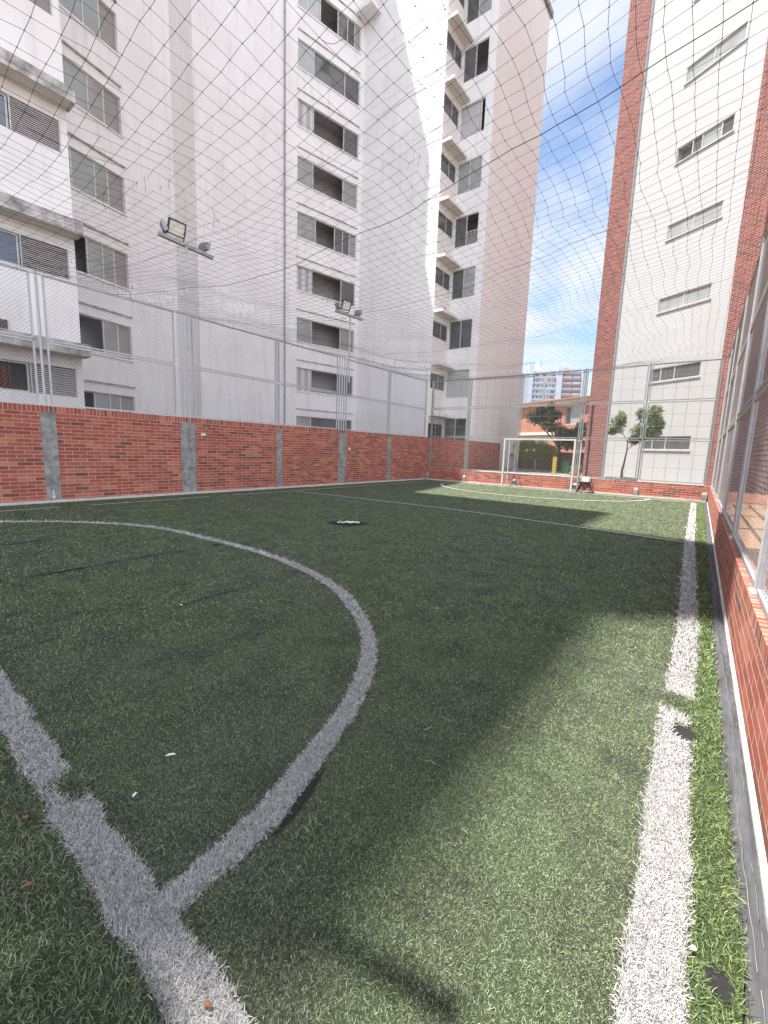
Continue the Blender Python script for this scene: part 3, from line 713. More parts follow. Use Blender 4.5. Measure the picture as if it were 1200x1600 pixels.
# ------------------------------------------------------------------ far goal
g = empty('football_goal', (-6.17, 18.8, 0), 'small white metal football goal frame at the far end of the pitch', 'goal')
gx0, gx1, gy0, gh = -7.66, -4.66, 18.82, 2.16
for x in (gx0, gx1):
    mb = MB(); mb.sq((x, gy0, 0), (x, gy0, gh-.036), .07, M_goal); mb.build('goal_post', parent=g)
mb = MB(); mb.sq((gx0-.035, gy0, gh), (gx1+.035, gy0, gh), .07, M_goal); mb.build('crossbar', parent=g)
for x in (gx0+.03, gx1+.12):
    mb = MB(); mb.tube((x, gy0+.5, 0), (x, gy0+.5, gh-.03), .025, M_goal, 8); mb.tube((x, gy0+.5, gh-.05), (x, gy0+.04, gh-.01), .022, M_goal, 8); mb.tube((x, gy0+.5, .62), (x, gy0+.04, .62), .02, M_goal, 8); mb.build('side_frame', parent=g)
mb = MB(); mb.tube((gx0+.03, gy0+.52, .62), (gx1+.1, gy0+.52, .62), .018, M_goal, 8); mb.build('rear_bar', parent=g)

# stool like thing beside the goal
t = empty('stool', (-4.2, 19.15, 0), 'small black splay legged stool with a pale block on top beside the far goal', 'stool')
mb = MB(); mb.box((-4.36, 19.02, .47), (-4.04, 19.3, .66), M_paintw); mb.box((-4.38, 19.0, .43), (-4.02, 19.32, .468), M_dark); mb.build('seat', parent=t)
for sx_, sy_ in ((-1, -1), (1, -1), (1, 1), (-1, 1)):
    mb = MB(); mb.tube((-4.2+sx_*.12, 19.16+sy_*.1, .43), (-4.2+sx_*.3, 19.16+sy_*.16, 0), .026, M_dark, 8, .02); mb.build('leg', parent=t)
mb = MB(); mb.box((-4.32, 19.08, .2), (-4.08, 19.26, .42), M_brickR); mb.build('crate', parent=t)

# ------------------------------------------------------------------ floodlights
def flood(yc, ya, yb, za, zb, lab, tilt=0.):
    x = fx+.05
    t = empty('floodlight_mast', (x, yc, WH), lab, 'floodlight', 'floodlight masts on the left fence')
    mb = MB(); mb.tube((x, yc, FT-.9), (x, yc, (za+zb)/2-.03), .03, M_post, 10); mb.tube((x, yc, (za+zb)/2-.2), (x, yc, (za+zb)/2-.03), .042, M_post, 10); mb.build('pole', parent=t)
    mb = MB(); mb.sq((x, ya, za), (x, yb, zb), .10, M_postD, .085); mb.build('crossarm', parent=t)
    # main lamp facing the pitch
    k = (yc-ya)/(yb-ya)*.62
    yl = ya+(yb-ya)*k; zl = za+(zb-za)*k+.30
    M_ = Matrix.Translation((x+.06, yl, zl)) @ Matrix.Rotation(R(22), 4, 'Y') @ Matrix.Rotation(tilt, 4, 'X')
    h = MB()
    h.box((-.035, -.235, -.185), (.03, .235, -.155), M_dark, M_); h.box((-.035, -.235, .155), (.03, .235, .185), M_dark, M_)
    h.box((-.035, -.235, -.155), (.03, -.205, .155), M_dark, M_); h.box((-.035, .205, -.155), (.03, .235, .155), M_dark, M_); h.box((-.06, -.205, -.155), (-.03, .205, .155), M_dark, M_)
    hh = h.build('lamp_housing', parent=t)
    gl = MB(); gl.box((-.029, -.204, -.154), (.012, .204, .154), M_lglass, M_); gl.build('lamp_glass', parent=hh)
    br = MB(); br.sq(tuple(M_ @ Vector((0, -.245, .0))), tuple(M_ @ Vector((-.04, -.245, -.25))), .02, M_dark); br.sq(tuple(M_ @ Vector((0, .245, .0))), tuple(M_ @ Vector((-.04, .245, -.25))), .02, M_dark); br.sq(tuple(M_ @ Vector((-.04, -.245, -.25))), tuple(M_ @ Vector((-.04, .245, -.25))), .02, M_dark); br.build('bracket', parent=t)
    # two lamps turned away, seen from behind with cooling fins
    for yy in (ya+.16, yb-.22):
        zz = za+(zb-za)*(yy-ya)/(yb-ya)+.22
        M2 = Matrix.Translation((x-.05, yy, zz)) @ Matrix.Rotation(R(70 if yy < yc else -70), 4, 'Z') @ Matrix.Rotation(R(-25), 4, 'Y')
        h = MB(); h.box((-.03, -.16, -.12), (.03, .16, .12), M_postD, M2)
        for i in range(7): h.box((.03, -.14+i*.042, -.10), (.075, -.13+i*.042, .10), M_postD, M2)
        h.build('rear_lamp', parent=t)
        br = MB(); br.sq((x, yy, zz-.2), (x-.05, yy, zz), .03, M_dark); br.build('bracket', parent=t)
flood(6.60, 5.86, 7.40, 6.90, 6.83, 'twin ended floodlight mast nearer the camera on the left fence')
flood(13.33, 12.50, 14.08, 6.72, 6.78, 'farther floodlight mast over the left fence', R(6))

# ------------------------------------------------------------------ buildings
def facade(parent, P0, P1, z0, z1, m, ops=(), name='wall', room=True, depth=.16):
    """wall from P0 to P1 (left to right seen from outside) with rectangular openings (s0,s1,za,zb)"""
    P0 = np.array(P0, float); P1 = np.array(P1, float); W = np.linalg.norm(P1-P0); d = (P1-P0)/W; n = np.array([d[1], -d[0]])
    def P(s, z, o=0.): return (P0[0]+d[0]*s+n[0]*o, P0[1]+d[1]*s+n[1]*o, z)
    ss = sorted({0., W, *[q for o in ops for q in (max(0, o[0]), min(W, o[1]))]}); zs = sorted({z0, z1, *[q for o in ops for q in (o[2], o[3])]})
    mb = MB()
    for a, b_ in zip(ss[:-1], ss[1:]):
        for c_, e in zip(zs[:-1], zs[1:]):
            sm_, zm = (a+b_)/2, (c_+e)/2
            if any(o[0] < sm_ < o[1] and o[2] < zm < o[3] for o in ops): continue
            mb.face([P(a, c_), P(b_, c_), P(b_, e), P(a, e)], m)
    for o in ops:
        a, b_, c_, e = o[:4]; D = depth
        mb.face([P(a, c_), P(a, c_, -D), P(b_, c_, -D), P(b_, c_)][::-1], m); mb.face([P(a, e), P(b_, e), P(b_, e, -D), P(a, e, -D)][::-1], m)
        mb.face([P(a, c_), P(a, e), P(a, e, -D), P(a, c_, -D)][::-1], m); mb.face([P(b_, c_), P(b_, c_, -D), P(b_, e, -D), P(b_, e)][::-1], m)
        if room:
            D2 = 1.5; lo = c_-.6; hi = e+.35; A_ = max(.03, a-.3); B_ = min(W-.03, b_+.3)
            if len(o) > 4 and o[4]: A_, B_ = max(.01, a-.02), min(W-.01, b_+.02); D2 = .5; lo, hi = c_-.02, e+.02
            mb.face([P(A_, lo, -D2), P(B_, lo, -D2), P(B_, hi, -D2), P(A_, hi, -D2)], M_room)
            mb.face([P(A_, hi, -D), P(A_, hi, -D2), P(B_, hi, -D2), P(B_, hi, -D)], M_room); mb.face([P(A_, lo, -D), P(B_, lo, -D), P(B_, lo, -D2), P(A_, lo, -D2)], M_room)
            mb.face([P(A_, lo, -D), P(A_, lo, -D2), P(A_, hi, -D2), P(A_, hi, -D)], M_room); mb.face([P(B_, lo, -D), P(B_, hi, -D), P(B_, hi, -D2), P(B_, lo, -D2)], M_room)
    mb.build(name, parent=parent)
    return P
def window(parent, P, s0, s1, z0, z1, leaves, back=.10, fr=.045, extra=None):
    """leaves: list of (frac0, frac1, material or None, offset)"""
    mb = MB(); q = lambda a, z, o: Vector(P(a, z, o))
    def bar(a0, z0_, a1, z1_, o0, o1):
        c = [P(a0, z0_, o0), P(a1, z0_, o0), P(a1, z0_, o1), P(a0, z0_, o1), P(a0, z1_, o0), P(a1, z1_, o0), P(a1, z1_, o1), P(a0, z1_, o1)]
        for f_ in ((0, 3, 2, 1), (4, 5, 6, 7), (0, 1, 5, 4), (1, 2, 6, 5), (2, 3, 7, 6), (3, 0, 4, 7)): mb.face([c[j] for j in f_], M_frame)
    o0, o1 = -back-.03, -back+.03
    bar(s0, z0+.001, s1, z0+fr, o0, o1); bar(s0, z1-fr, s1, z1-.001, o0, o1); bar(s0+.001, z0+fr, s0+fr, z1-fr, o0, o1); bar(s1-fr, z0+fr, s1-.001, z1-fr, o0, o1)
    W = s1-s0
    ed = sorted({q_ for l in leaves for q_ in l[:2] if .01 < q_ < .99})
    for e in ed: bar(s0+W*e-fr*.6, z0+fr, s0+W*e+fr*.6, z1-fr, o0-.004, o1-.006)
    w_ = mb.build('window', parent=parent)
    for a, b_, m, o in leaves:
        if m is None: continue
        mb2 = MB(); A_, B_ = s0+W*a+fr*.5, s0+W*b_-fr*.5; oo = -back+o
        c = [P(A_, z0+fr, oo), P(B_, z0+fr, oo), P(B_, z1-fr, oo), P(A_, z1-fr, oo)]; c2 = [P(A_, z0+fr, oo-.006), P(B_, z0+fr, oo-.006), P(B_, z1-fr, oo-.006), P(A_, z1-fr, oo-.006)]
        mb2.face(c, m); mb2.face(c2[::-1], m)
        for i in range(4): mb2.face([c2[i], c2[(i+1) % 4], c[(i+1) % 4], c[i]], m)
        p_ = mb2.build('curtain' if m in (M_curt, M_pleat) else 'pane'); p_.parent = w_; p_.matrix_parent_inverse = Matrix.Identity(4); p_.matrix_parent_inverse = w_.matrix_world.inverted() if False else Matrix.Translation(Vector(parent.location))@Matrix.Translation(-Vector(parent.location))
    return w_
def ledge(parent, P, s0, s1, z0, z1, out, m, name='ledge'):
    mb = MB(); c = [P(s0, z0, -.01), P(s1, z0, -.01), P(s1, z0, out), P(s0, z0, out), P(s0, z1, -.01), P(s1, z1, -.01), P(s1, z1, out), P(s0, z1, out)]
    for f_ in ((0, 3, 2, 1), (4, 5, 6, 7), (0, 1, 5, 4), (1, 2, 6, 5), (2, 3, 7, 6), (3, 0, 4, 7)): mb.face([c[j] for j in f_], m)
    return mb.build(name, parent=parent)

# ---- the white apartment tower on the left
bt = empty('apartment_tower', (-20, 12, 0), 'tall white apartment tower rising behind the left fence', 'building')
HA, HB, HC = 38.5, 33.2, 31.0
# louvred block (faces the pitch)
lv_y = [(-7.4, -4.4), (-3.2, -.2), (1.1, 4.35)]
def mk(v): return v
P0 = (-14.0, -14.0); ops = []
for k in range(-0, 8):
    zt = 3.36+3.0*k
    for y0, y1 in lv_y: ops.append((y0+14, y1+14, zt-.74, zt))
Pl = facade(bt, P0, (-14.0, 4.5), 0, 39, M_white, ops)
for (a, b_, c_, e) in ops:
    sp = (3.345-1.1)/3.25 if True else .6
    if a < 13 and e > 12: 
        window(bt, Pl, a, b_, c_, e, [(0, .6, M_gdark, 0), (.6, 1, M_curt, 0)]); continue
    xs_ = a+(b_-a)*.69
    low = e < 4
    window(bt, Pl, a, xs_, c_, e, [(0, .5, M_gblue if not low else None, 0), (.5, 1, M_gblue if not low else None, 0)])
    mb = MB(); zz = c_+.02
    while zz < e-.02:
        c = [Pl(xs_+.02, zz, -.02), Pl(b_-.02, zz, -.02), Pl(b_-.02, zz+.018, -.075), Pl(xs_+.02, zz+.018, -.075)]
        c2 = [(q[0], q[1], q[2]+.016) for q in c]
        mb.face(c, M_slat); mb.face(c2[::-1], M_slat); mb.face([c[0], c[1], c2[1], c2[0]], M_slat); zz += .047
    mb.face([Pl(xs_, c_, -.09), Pl(b_, c_, -.09), Pl(b_, e, -.09), Pl(xs_, e, -.09)], M_dark)
    mb.build('louvre', parent=bt)
    mb = MB()
    for (u0, u1) in ((xs_-.0, xs_+.03), (b_-.035, b_-.002)):
        c = [Pl(u0, c_, .012), Pl(u1, c_, .012), Pl(u1, e, .012), Pl(u0, e, .012)]; mb.face(c, M_frame)
    mb.build('louvre_frame', parent=bt)
for nm_, y_, c_, lab in (('garment', 2.25, M_blue, 'blue garment hanging in the dark lower window of the louvred block'), ('garment', 2.80, M_redc, 'reddish garment hanging in the dark lower window of the louvred block')):
    mb = MB(); xx = -14.22; nn_ = 10
    for i in range(nn_):
        a, b_ = y_-.2+.4*i/nn_, y_-.2+.4*(i+1)/nn_; xa, xb_ = xx+.03*math.sin(i*1.9), xx+.03*math.sin((i+1)*1.9); za, zb = 2.72+.03*math.sin(i), 2.72+.03*math.sin(i+1)
        mb.face([(xa, a, za), (xb_, b_, zb), (xb_, b_, 3.28), (xa, a, 3.28)], c_); mb.face([(xa-.012, a, za), (xa-.012, a, 3.28), (xb_-.012, b_, 3.28), (xb_-.012, b_, zb)], c_)
        mb.face([(xa, a, 3.28), (xb_, b_, 3.28), (xb_-.012, b_, 3.28), (xa-.012, a, 3.28)], c_)
    tag(mb.build(nm_), lab, 'clothing')
for k in range(0, 9):
    z = 3.64+3.0*k+.02
    ledge(bt, Pl, 13.6, 18.5+.06, z, z+.31, .5, M_stain, 'canopy')
    ledge(bt, Pl, 13.62, 18.48, z-.004, z+.002, .47, M_cream, 'canopy_soffit')
ledge(bt, Pl, 14.1, 14.0+2.98, 4.08, 4.28, .03, M_bark, 'wood_panel')
# unseen roof steps below are added to shade the pitch
def block(x0, y0, x1, y1, z0, z1, m, nm):
    mb = MB(); mb.box((x0, y0, z0), (x1, y1, z1), m); mb.build(nm, parent=bt)
def wallrun(pts, z0, z1, m, nm='wall'):
    mb = MB()
    for a, b_ in zip(pts[:-1], pts[1:]): mb.face([(a[0], a[1], z0), (b_[0], b_[1], z0), (b_[0], b_[1], z1), (a[0], a[1], z1)], m)
    mb.build(nm, parent=bt)
wallrun([(-14, 4.5), (-20.25, 4.5)], 0, 39, M_white)
block(-14.02, -40, -34, 4.48, 38.9, 39.1, M_white, 'roof')
wallrun([(-34, 4.5), (-34, -40), (-14, -40), (-14, -14)], 0, 39, M_white)
block(-20, -5.15, -14.0, -1.0, 39.12, 50, M_white, 'shade_step')
block(-22, -8.85, -14.0, -5.17, 39.12, 43.8, M_white, 'shade_step')
block(-22, -30, -14.0, -10.6, 39.12, 43.8, M_white, 'shade_step'); block(-22, -30, -14.0, -11.3, 43.82, 50, M_white, 'shade_step')
a12 = R(12.4); dA = np.array([-math.sin(a12), math.cos(a12)]); PA = np.array([-20.74, 6.73])
A0 = PA+dA*(-2.28); A1 = PA+dA*4.59
B0 = np.array([-22.78, 12.89]); B1 = np.array([-20.54, 23.15]); lenB = np.linalg.norm(B1-B0); sB = np.linalg.norm(np.array([-21.54, 18.57])-B0)
opsA = [(2.0, 2.28+2.10, 3.46+3*k-1.42, 3.46+3*k) for k in range(0, 12)]
Pa = facade(bt, A0, A1, 0, HA, M_white, opsA)
for k, (a, b_, c_, e) in enumerate(opsA):
    le = [(0, .46, M_gpale, 0), (.46, .72, M_gpale, .02), (.72, 1, M_curt, -.02)]
    if k == 1: le = [(0, .5, None, 0), (.5, .76, M_gpale, .02), (.76, 1, M_curt, -.02)]
    if k == 2: le = [(0, .3, None, 0), (.3, .56, M_gpale, 0), (.56, .76, M_gpale, .02), (.76, 1, M_curt, -.02)]
    if k == 3: le = [(0, .13, M_curt, -.02), (.13, .5, M_gpale, 0), (.5, .72, M_gpale, .02), (.72, 1, M_curt, -.02)]
    if k == 0: le = [(0, .28, None, 0), (.28, .55, M_gpale, 0), (.55, .74, M_gpale, .02), (.74, 1, M_curt, -.02)]
    window(bt, Pa, a, b_, c_, e, le)
    ledge(bt, Pa, a+.0, b_+.03, e+.38, e+.44, .07, M_stain)
    ledge(bt, Pa, a-.05, b_+.05, c_-.07, c_-.002, .05, M_white, 'sill')
wallrun([tuple(A1), tuple(B0)], 0, HA, M_grey)
opsB = [(sB, sB+4.38, 3.44+3*k-1.43, 3.44+3*k) for k in range(0, 10)]
Pb = facade(bt, B0, B1, 0, HB, M_white, opsB)
for k, (a, b_, c_, e) in enumerate(opsB):
    le = [(0, .25, M_gpale, 0), (.25, .75, None, 0), (.75, 1, M_gdark, 0)]
    if k == 4: le = [(0, .3, M_gpale, 0), (.3, .62, None, 0), (.62, .76, M_gdark, 0), (.76, .88, M_gdark, 0), (.88, 1, M_curt, 0)]
    if k == 8: le = [(0, .14, M_gpale, 0), (.14, .34, M_gpale, 0), (.34, .62, None, 0), (.62, .78, M_gdark, 0), (.78, .9, M_gdark, 0), (.9, 1, M_curt, 0)]
    if k in (1, 3, 6): le[0] = (le[0][0], le[0][1], M_pleat, -.02)
    if k in (2, 5): le[-1] = (le[-1][0], le[-1][1], M_curt, -.02)
    if k in (7, 0): le[1] = (le[1][0], le[1][1], M_gdark, -.03)
    window(bt, Pb, a, b_, c_, e, le)
    ledge(bt, Pb, a-.02, b_+.02, e+.42, e+.47, .05, M_stain)
    ledge(bt, Pb, a-.05, b_+.05, c_-.07, c_-.002, .05, M_white, 'sill')

mb = MB(); q = Pb(sB-.85, 0, .07)
mb.tube((q[0], q[1], 0), (q[0], q[1], HB-1), .045, M_postD, 8)
for z in np.arange(1.5, HB-1, 2.95): mb.tube((q[0], q[1], z), (q[0], q[1], z+.12), .058, M_postD, 8)
mb.build('drain_pipe', parent=bt)
# C, D and the flank
Pc = facade(bt, B1, (-14.5, 23.15), 0, HC+3, M_white)
ledge(bt, Pc, .05, 1.25, 27.75, 27.95, .9, M_white, 'canopy')
for k in range(0, 10):
    z = 1.02+3.03*k
    for dz in (0, .62): ledge(bt, Pc, .02, 6.02, z+dz, z+dz+.022, .012, M_white, 'string_course')
opsDl = [(.02+0, 1.75, 3.05*k+.3-.95+2.95, 3.05*k+.3+2.95) for k in range(0, 9)]
Pd = facade(bt, (-14.5, 23.15), (-14.5, 25.1), 0, HC, M_pink, [(a, b_, c_, e, True) for a, b_, c_, e in opsDl], depth=.06)
for k, (a, b_, c_, e) in enumerate(opsDl): window(bt, Pd, a+.002, b_, c_, e, [(0, .55, M_gdark, 0), (.55, 1, M_gdark, .01)], back=.045, fr=.03)
opsDr = [(.03, 1.62, 3.02*k+.65-1.72+3.0, 3.02*k+.65+3.0) for k in range(0, 9)]
Pe = facade(bt, (-14.5, 25.1), (-12.4, 25.1), 0, HC, M_white, opsDr, depth=.08)
kinds = [[(0, .5, M_gdark, 0), (.5, 1, None, 0)], [(0, 1, M_pleat, -.04)], [(0, .5, M_gdark, 0), (.5, 1, M_gdark, 0)], [(0, .5, M_gdark, 0), (.5, 1, M_gpale, 0)], [(0, .5, M_gdark, 0), (.5, 1, None, 0)], [(0, .5, M_gpale, 0), (.5, 1, M_gpale, 0)], [(0, .84, M_pleat, -.04), (.84, 1, None, 0)], [(0, .5, M_gdark, 0), (.5, 1, None, 0)], [(0, .5, M_gdark, 0), (.5, 1, M_gpale, 0)]]
for k, (a, b_, c_, e) in enumerate(opsDr):
    window(bt, Pe, a, b_, c_, e, kinds[k], back=.06)
    if k in (3, 4):
        mb = MB()
        for i in range(9): s_ = a+.82+i*.095; mb.sq(Pe(s_, c_+.03, .03), Pe(s_, c_+.72, .03), .018, M_rail)
        mb.sq(Pe(a+.8, c_+.72, .03), Pe(b_, c_+.72, .03), .025, M_rail); mb.build('window_railing', parent=bt)
for k in range(0, 9):
    z = 3.05*k+.3+2.95+.42
    ledge(bt, Pd, .0, 1.94, z, z+.16, .62, M_white, 'canopy'); ledge(bt, Pd, .02, 1.92, z-.012, z+.001, .60, M_cream, 'canopy_soffit')
    if k in (2, 3, 4, 5):
        mb = MB(); mb.tube(Pd(.3+.2*(k % 3), z+.16, .3), Pd(.3+.2*(k % 3), z+.42, .3), .09, M_postD, 10); mb.box(tuple(np.array(Pd(.9, z+.16, .2))-np.array([.1, .1, 0])), tuple(np.array(Pd(.9, z+.4, .2))+np.array([.1, .1, 0])), M_dark); mb.build('air_unit', parent=bt)
wallrun([(-12.4, 25.1), (-12.4, 32.8), (-30, 32.8), (-30, 12)], 0, HC, M_pink)
for (z, s_) in ((10.7, 1), (9.9, 3)):
    mb = MB(); mb.box((-12.402, 26+s_, z), (-12.38, 26.08+s_, z+.1), M_dark); mb.build('vent', parent=bt)
mb = MB(); mb.box((-30, 23.2, HC-.1), (-12.25, 33.0, HC+.25), M_conc); mb.build('roof', parent=bt)
def cap(poly, z, nm):
    mb = MB(); mb.face([(p[0], p[1], z) for p in poly], M_conc); mb.face([(p[0], p[1], z-.2) for p in poly][::-1], M_conc); mb.build(nm, parent=bt)
cap([tuple(A0), tuple(A1), tuple(B0), (-34, 12.89), (-34, 4.5)], HA, 'roof'); cap([tuple(B0), tuple(B1), (-20.5, 24), (-34, 24), (-34, 12.9)], HB, 'roof')
block(-30, 23.2, -14.52, 24.0, HC+.26, HC+3, M_white, 'parapet')
block(-26, 18.6, -21.6, 22.5, HB+.02, HB+6, M_white, 'shade_block')  # unseen roof box added to cast the upright shadow edge on the wall

# unseen canopy added behind the camera to shade the lower left turf
cn_ = empty('shade_canopy', (-4.2, -2.6, 0), 'unseen canopy added behind the near goal line to shade the turf', 'canopy')
hz = 8.0; ox, oy = -.305*hz, -.217*hz
for x0, y0, x1, y1 in ((-2.75, -1.0, -1.60, .62), (-1.39, -1.0, -.93, .42)):
    mb = MB(); mb.box((x0+ox, y0+oy, hz), (x1+ox, y1+oy, hz+.03), M_postD); mb.build('shade_sheet', parent=cn_)
mb = MB(); mb.sq((-1.62+ox, .60+oy, hz-.06), (-.36+ox, .915+oy, hz-.06), .07, M_postD); mb.build('beam', parent=cn_)
mb = MB(); mb.sq((-2.75+ox, -.9+oy, hz-.06), (-.22+ox, -.9+oy, hz-.06), .10, M_postD); mb.build('beam', parent=cn_)
for x in (-2.75, -.3):
    mb = MB(); mb.sq((x+ox, -.9+oy, 0), (x+ox, -.9+oy, hz-.12), .10, M_postD); mb.build('shade_post', parent=cn_)

# ---- the white and brick tower on the right
rt = empty('apartment_tower', (-2, 22, 0), 'white apartment tower with red brick corner strips behind the end fence at right', 'building')
c60 = R(60); PRr = np.array([-2.9, 23.1]); dR = np.array([-math.sin(c60), math.cos(c60)]); nR = np.array([-math.cos(c60), -math.sin(c60)])
PR_ = lambda s: PRr+dR*s
RTH = 34
opsR = [(1.94+.0, 1.94+2.18, 5.5+3*k-.58, 5.5+3*k, True) for k in range(-1, 9)]
Pw = facade(rt, PR_(1.94)-nR*.13, PR_(-2.95)-nR*.13, 0, RTH, M_wtow, opsR, depth=.08)
Wd = 4.89
for k, o in enumerate(opsR):
    a, b_, c_, e = o[:4]
    nm = [(0, .5, M_gpale, 0), (.5, 1, M_gpale, 0)]
    if k in (0, 1): nm = [(0, .22, M_gdark, 0), (.22, .5, M_gdark, 0), (.5, 1, M_gdark, 0)]
    if k == 4: nm = [(0, .3, None, 0), (.3, .47, M_gdark, 0), (.47, .8, M_gpale, 0), (.8, 1, M_gdark, 0)]
    window(rt, Pw, a, b_, c_, e, nm, back=.05, fr=.03)
    ledge(rt, Pw, a-.04, b_+.04, c_-.06, c_-.002, .04, M_wtow, 'sill')
facade(rt, PR_(3.12), PR_(1.94), 0, RTH, M_brickR, name='brick_pier'); 
mb = MB(); a = PR_(1.94); c_ = a-nR*.13; mb.face([(a[0], a[1], 0), (c_[0], c_[1], 0), (c_[0], c_[1], RTH), (a[0], a[1], RTH)], M_wtow); mb.build('pier_return', parent=rt)
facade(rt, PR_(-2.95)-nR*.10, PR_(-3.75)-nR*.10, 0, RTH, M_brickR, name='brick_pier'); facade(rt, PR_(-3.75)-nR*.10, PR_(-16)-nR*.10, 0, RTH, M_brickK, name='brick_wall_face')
a = PR_(3.12); back = (math.cos(c60), math.sin(c60)); bq = (a[0]+back[0]*14, a[1]+back[1]*14); c_ = PR_(-16)-nR*.10; dq = (c_[0]+back[0]*14, c_[1]+back[1]*14)
mb = MB()
for p, q in (((bq[0], bq[1]), tuple(a)), (tuple(c_), dq), (dq, bq)): mb.face([(p[0], p[1], 0), (q[0], q[1], 0), (q[0], q[1], RTH), (p[0], p[1], RTH)], M_brickR)
mb.build('side_wall', parent=rt)
mb = MB(); mb.face([(a[0], a[1], RTH), (c_[0], c_[1], RTH), (dq[0], dq[1], RTH), (bq[0], bq[1], RTH)], M_conc); mb.build('roof', parent=rt)
mb = MB(); q = PR_(2.85)+nR*.05; mb.tube((q[0], q[1], .4), (q[0], q[1], 4.2), .035, M_dark, 8); mb.build('drain_pipe', parent=rt)
# sunlit wall foot on the patio side, its brightness put into paler brick
q0, q1 = PR_(-3.4), PR_(-14)
mb = MB(); A_ = q0-nR*.098+nR*.0; B_ = q1-nR*.098
mb.face([(q0[0]-nR[0]*.05, q0[1]-nR[1]*.05, 0), (q1[0]-nR[0]*.05, q1[1]-nR[1]*.05, 0), (q1[0]-nR[0]*.05, q1[1]-nR[1]*.05, .35), (q0[0]-nR[0]*.05, q0[1]-nR[1]*.05, .35)], M_brickD); mb.face([(q0[0]-nR[0]*.05, q0[1]-nR[1]*.05, .35), (q1[0]-nR[0]*.05, q1[1]-nR[1]*.05, .35), (B_[0], B_[1], .35), (A_[0], A_[1], .35)], M_brickD)
mb.build('sunlit_foot', parent=rt)

# ---- the orange brick block in the gap
def polar(az, D): return np.array([-D*math.sin(R(az)), D*math.cos(R(az))])
ob = empty('brick_building', (*polar(17, 48), 0), 'low orange brick building with cream bands seen through the end fence', 'building')
c58 = R(62); dO = np.array([math.sin(c58), -math.cos(c58)])          # left to right
O0 = polar(20.9, 51)-dO*9; O1 = O0+dO*26; OH = 6.55
def so(az):  # s where ray azimuth hits the facade
    v = np.array([-math.sin(R(az)), math.cos(R(az))]); Mx = np.array([[dO[0], -v[0]], [dO[1], -v[1]]]); return np.linalg.solve(Mx, -O0)[0]
w1 = (so(19.45), so(17.6)); w2 = (so(15.3), so(13.75))
ops = [(w1[0], w1[1], 4.9, 6.15, True), (w2[0], w2[1], 4.5, 6.2, True)]
Po = facade(ob, O0, O1, 0, OH, M_brickD, ops)
window(ob, Po, w1[0], w1[1], 4.9, 6.15, [(0, .35, M_gpale, 0), (.35, .62, M_gdark, 0), (.62, 1, M_gpale, 0)], fr=.07)
window(ob, Po, w2[0], w2[1], 4.5, 6.2, [(0, .42, None, 0), (.42, 1, M_gpale, 0)], fr=.07)
ledge(ob, Po, 0, 26, 6.55, 6.85, .25, M_cream, 'roof_edge'); ledge(ob, Po, 0, 26, 3.55, 3.85, .12, M_cream, 'band')
ledge(ob, Po, -.5, 26.5, 6.86, 6.98, .5, M_terra, 'roof'); 
mb = MB(); bk = np.array([-dO[1], dO[0]])*9
if np.dot(bk, O0) < 0: bk = -bk
for z, m_ in ((6.95, M_terra),): mb.face([(O0[0], O0[1], z), (O1[0], O1[1], z), (O1[0]+bk[0], O1[1]+bk[1], z+1.2), (O0[0]+bk[0], O0[1]+bk[1], z+1.2)], m_)
for p, q in ((O0+bk, O0), (O1, O1+bk), (O1+bk, O0+bk)): mb.face([(p[0], p[1], 0), (q[0], q[1], 0), (q[0], q[1], OH), (p[0], p[1], OH)], M_brickD)
mb.build('rear_walls', parent=ob)
# dark ground floor openings
for az0, az1 in ((19.8, 18.6), (18.2, 17.0)):
    ledge(ob, Po, so(az0), so(az1), 2.3, 3.3, .015, M_gdark, 'window')

# ---- distant tower block
ft = empty('apartment_block', (*polar(17, 250), 0), 'distant pale high rise block with rows of balconies above the brick building', 'building')
M_far1 = flat('far_hazed_render', (.50, .52, .58), .9, .1, .2); M_far2 = flat('far_pink_render', (.52, .42, .42), .9, .1, .2); M_far3 = flat('far_window_band', (.15, .15, .18), .6, .5, .5); M_far4 = flat('far_hazed_core', (.50, .56, .66), .9, .1, .2)  # distance haze is put into these pale bluish colours
D = 250; T0 = polar(20.25, D); T1 = polar(13.2, D+6); dT = (T1-T0)/np.linalg.norm(T1-T0); WT = np.linalg.norm(T1-T0); nT = np.array([dT[1], -dT[0]])
def PT(s, z, o=0.): return (T0[0]+dT[0]*s+nT[0]*o, T0[1]+dT[1]*s+nT[1]*o, z)
def tb(s0, s1, z0, z1, o0, o1, m, nm, par=ft):
    mb = MB(); c = [PT(s0, z0, o0), PT(s1, z0, o0), PT(s1, z0, o1), PT(s0, z0, o1), PT(s0, z1, o0), PT(s1, z1, o0), PT(s1, z1, o1), PT(s0, z1, o1)]
    for f_ in ((0, 3, 2, 1), (4, 5, 6, 7), (0, 1, 5, 4), (1, 2, 6, 5), (2, 3, 7, 6), (3, 0, 4, 7)): mb.face([c[j] for j in f_], m)
    return mb.build(nm, parent=par)
TH = 46
tb(0, WT*.58, 0, TH, -14, 0, M_far1, 'wall'); tb(WT*.58, WT, 0, TH-.6, -14, -.6, M_far2, 'wall')
tb(WT*.03, WT*.12, 0, TH+4.2, -2, 1.6, M_far4, 'stair_core'); tb(WT*.50, WT*.585, 0, TH+2.0, -2, 1.6, M_far4, 'stair_core'); tb(WT*.90, WT*.97, 0, TH+1.2, -2, 1.4, M_far4, 'stair_core')
tb(WT*.26, WT*.44, TH+.02, TH+2.6, -10, -3, M_far1, 'roof_house'); tb(WT*.62, WT*.72, TH+.02, TH+2.2, -10, -3, M_far2, 'roof_house')
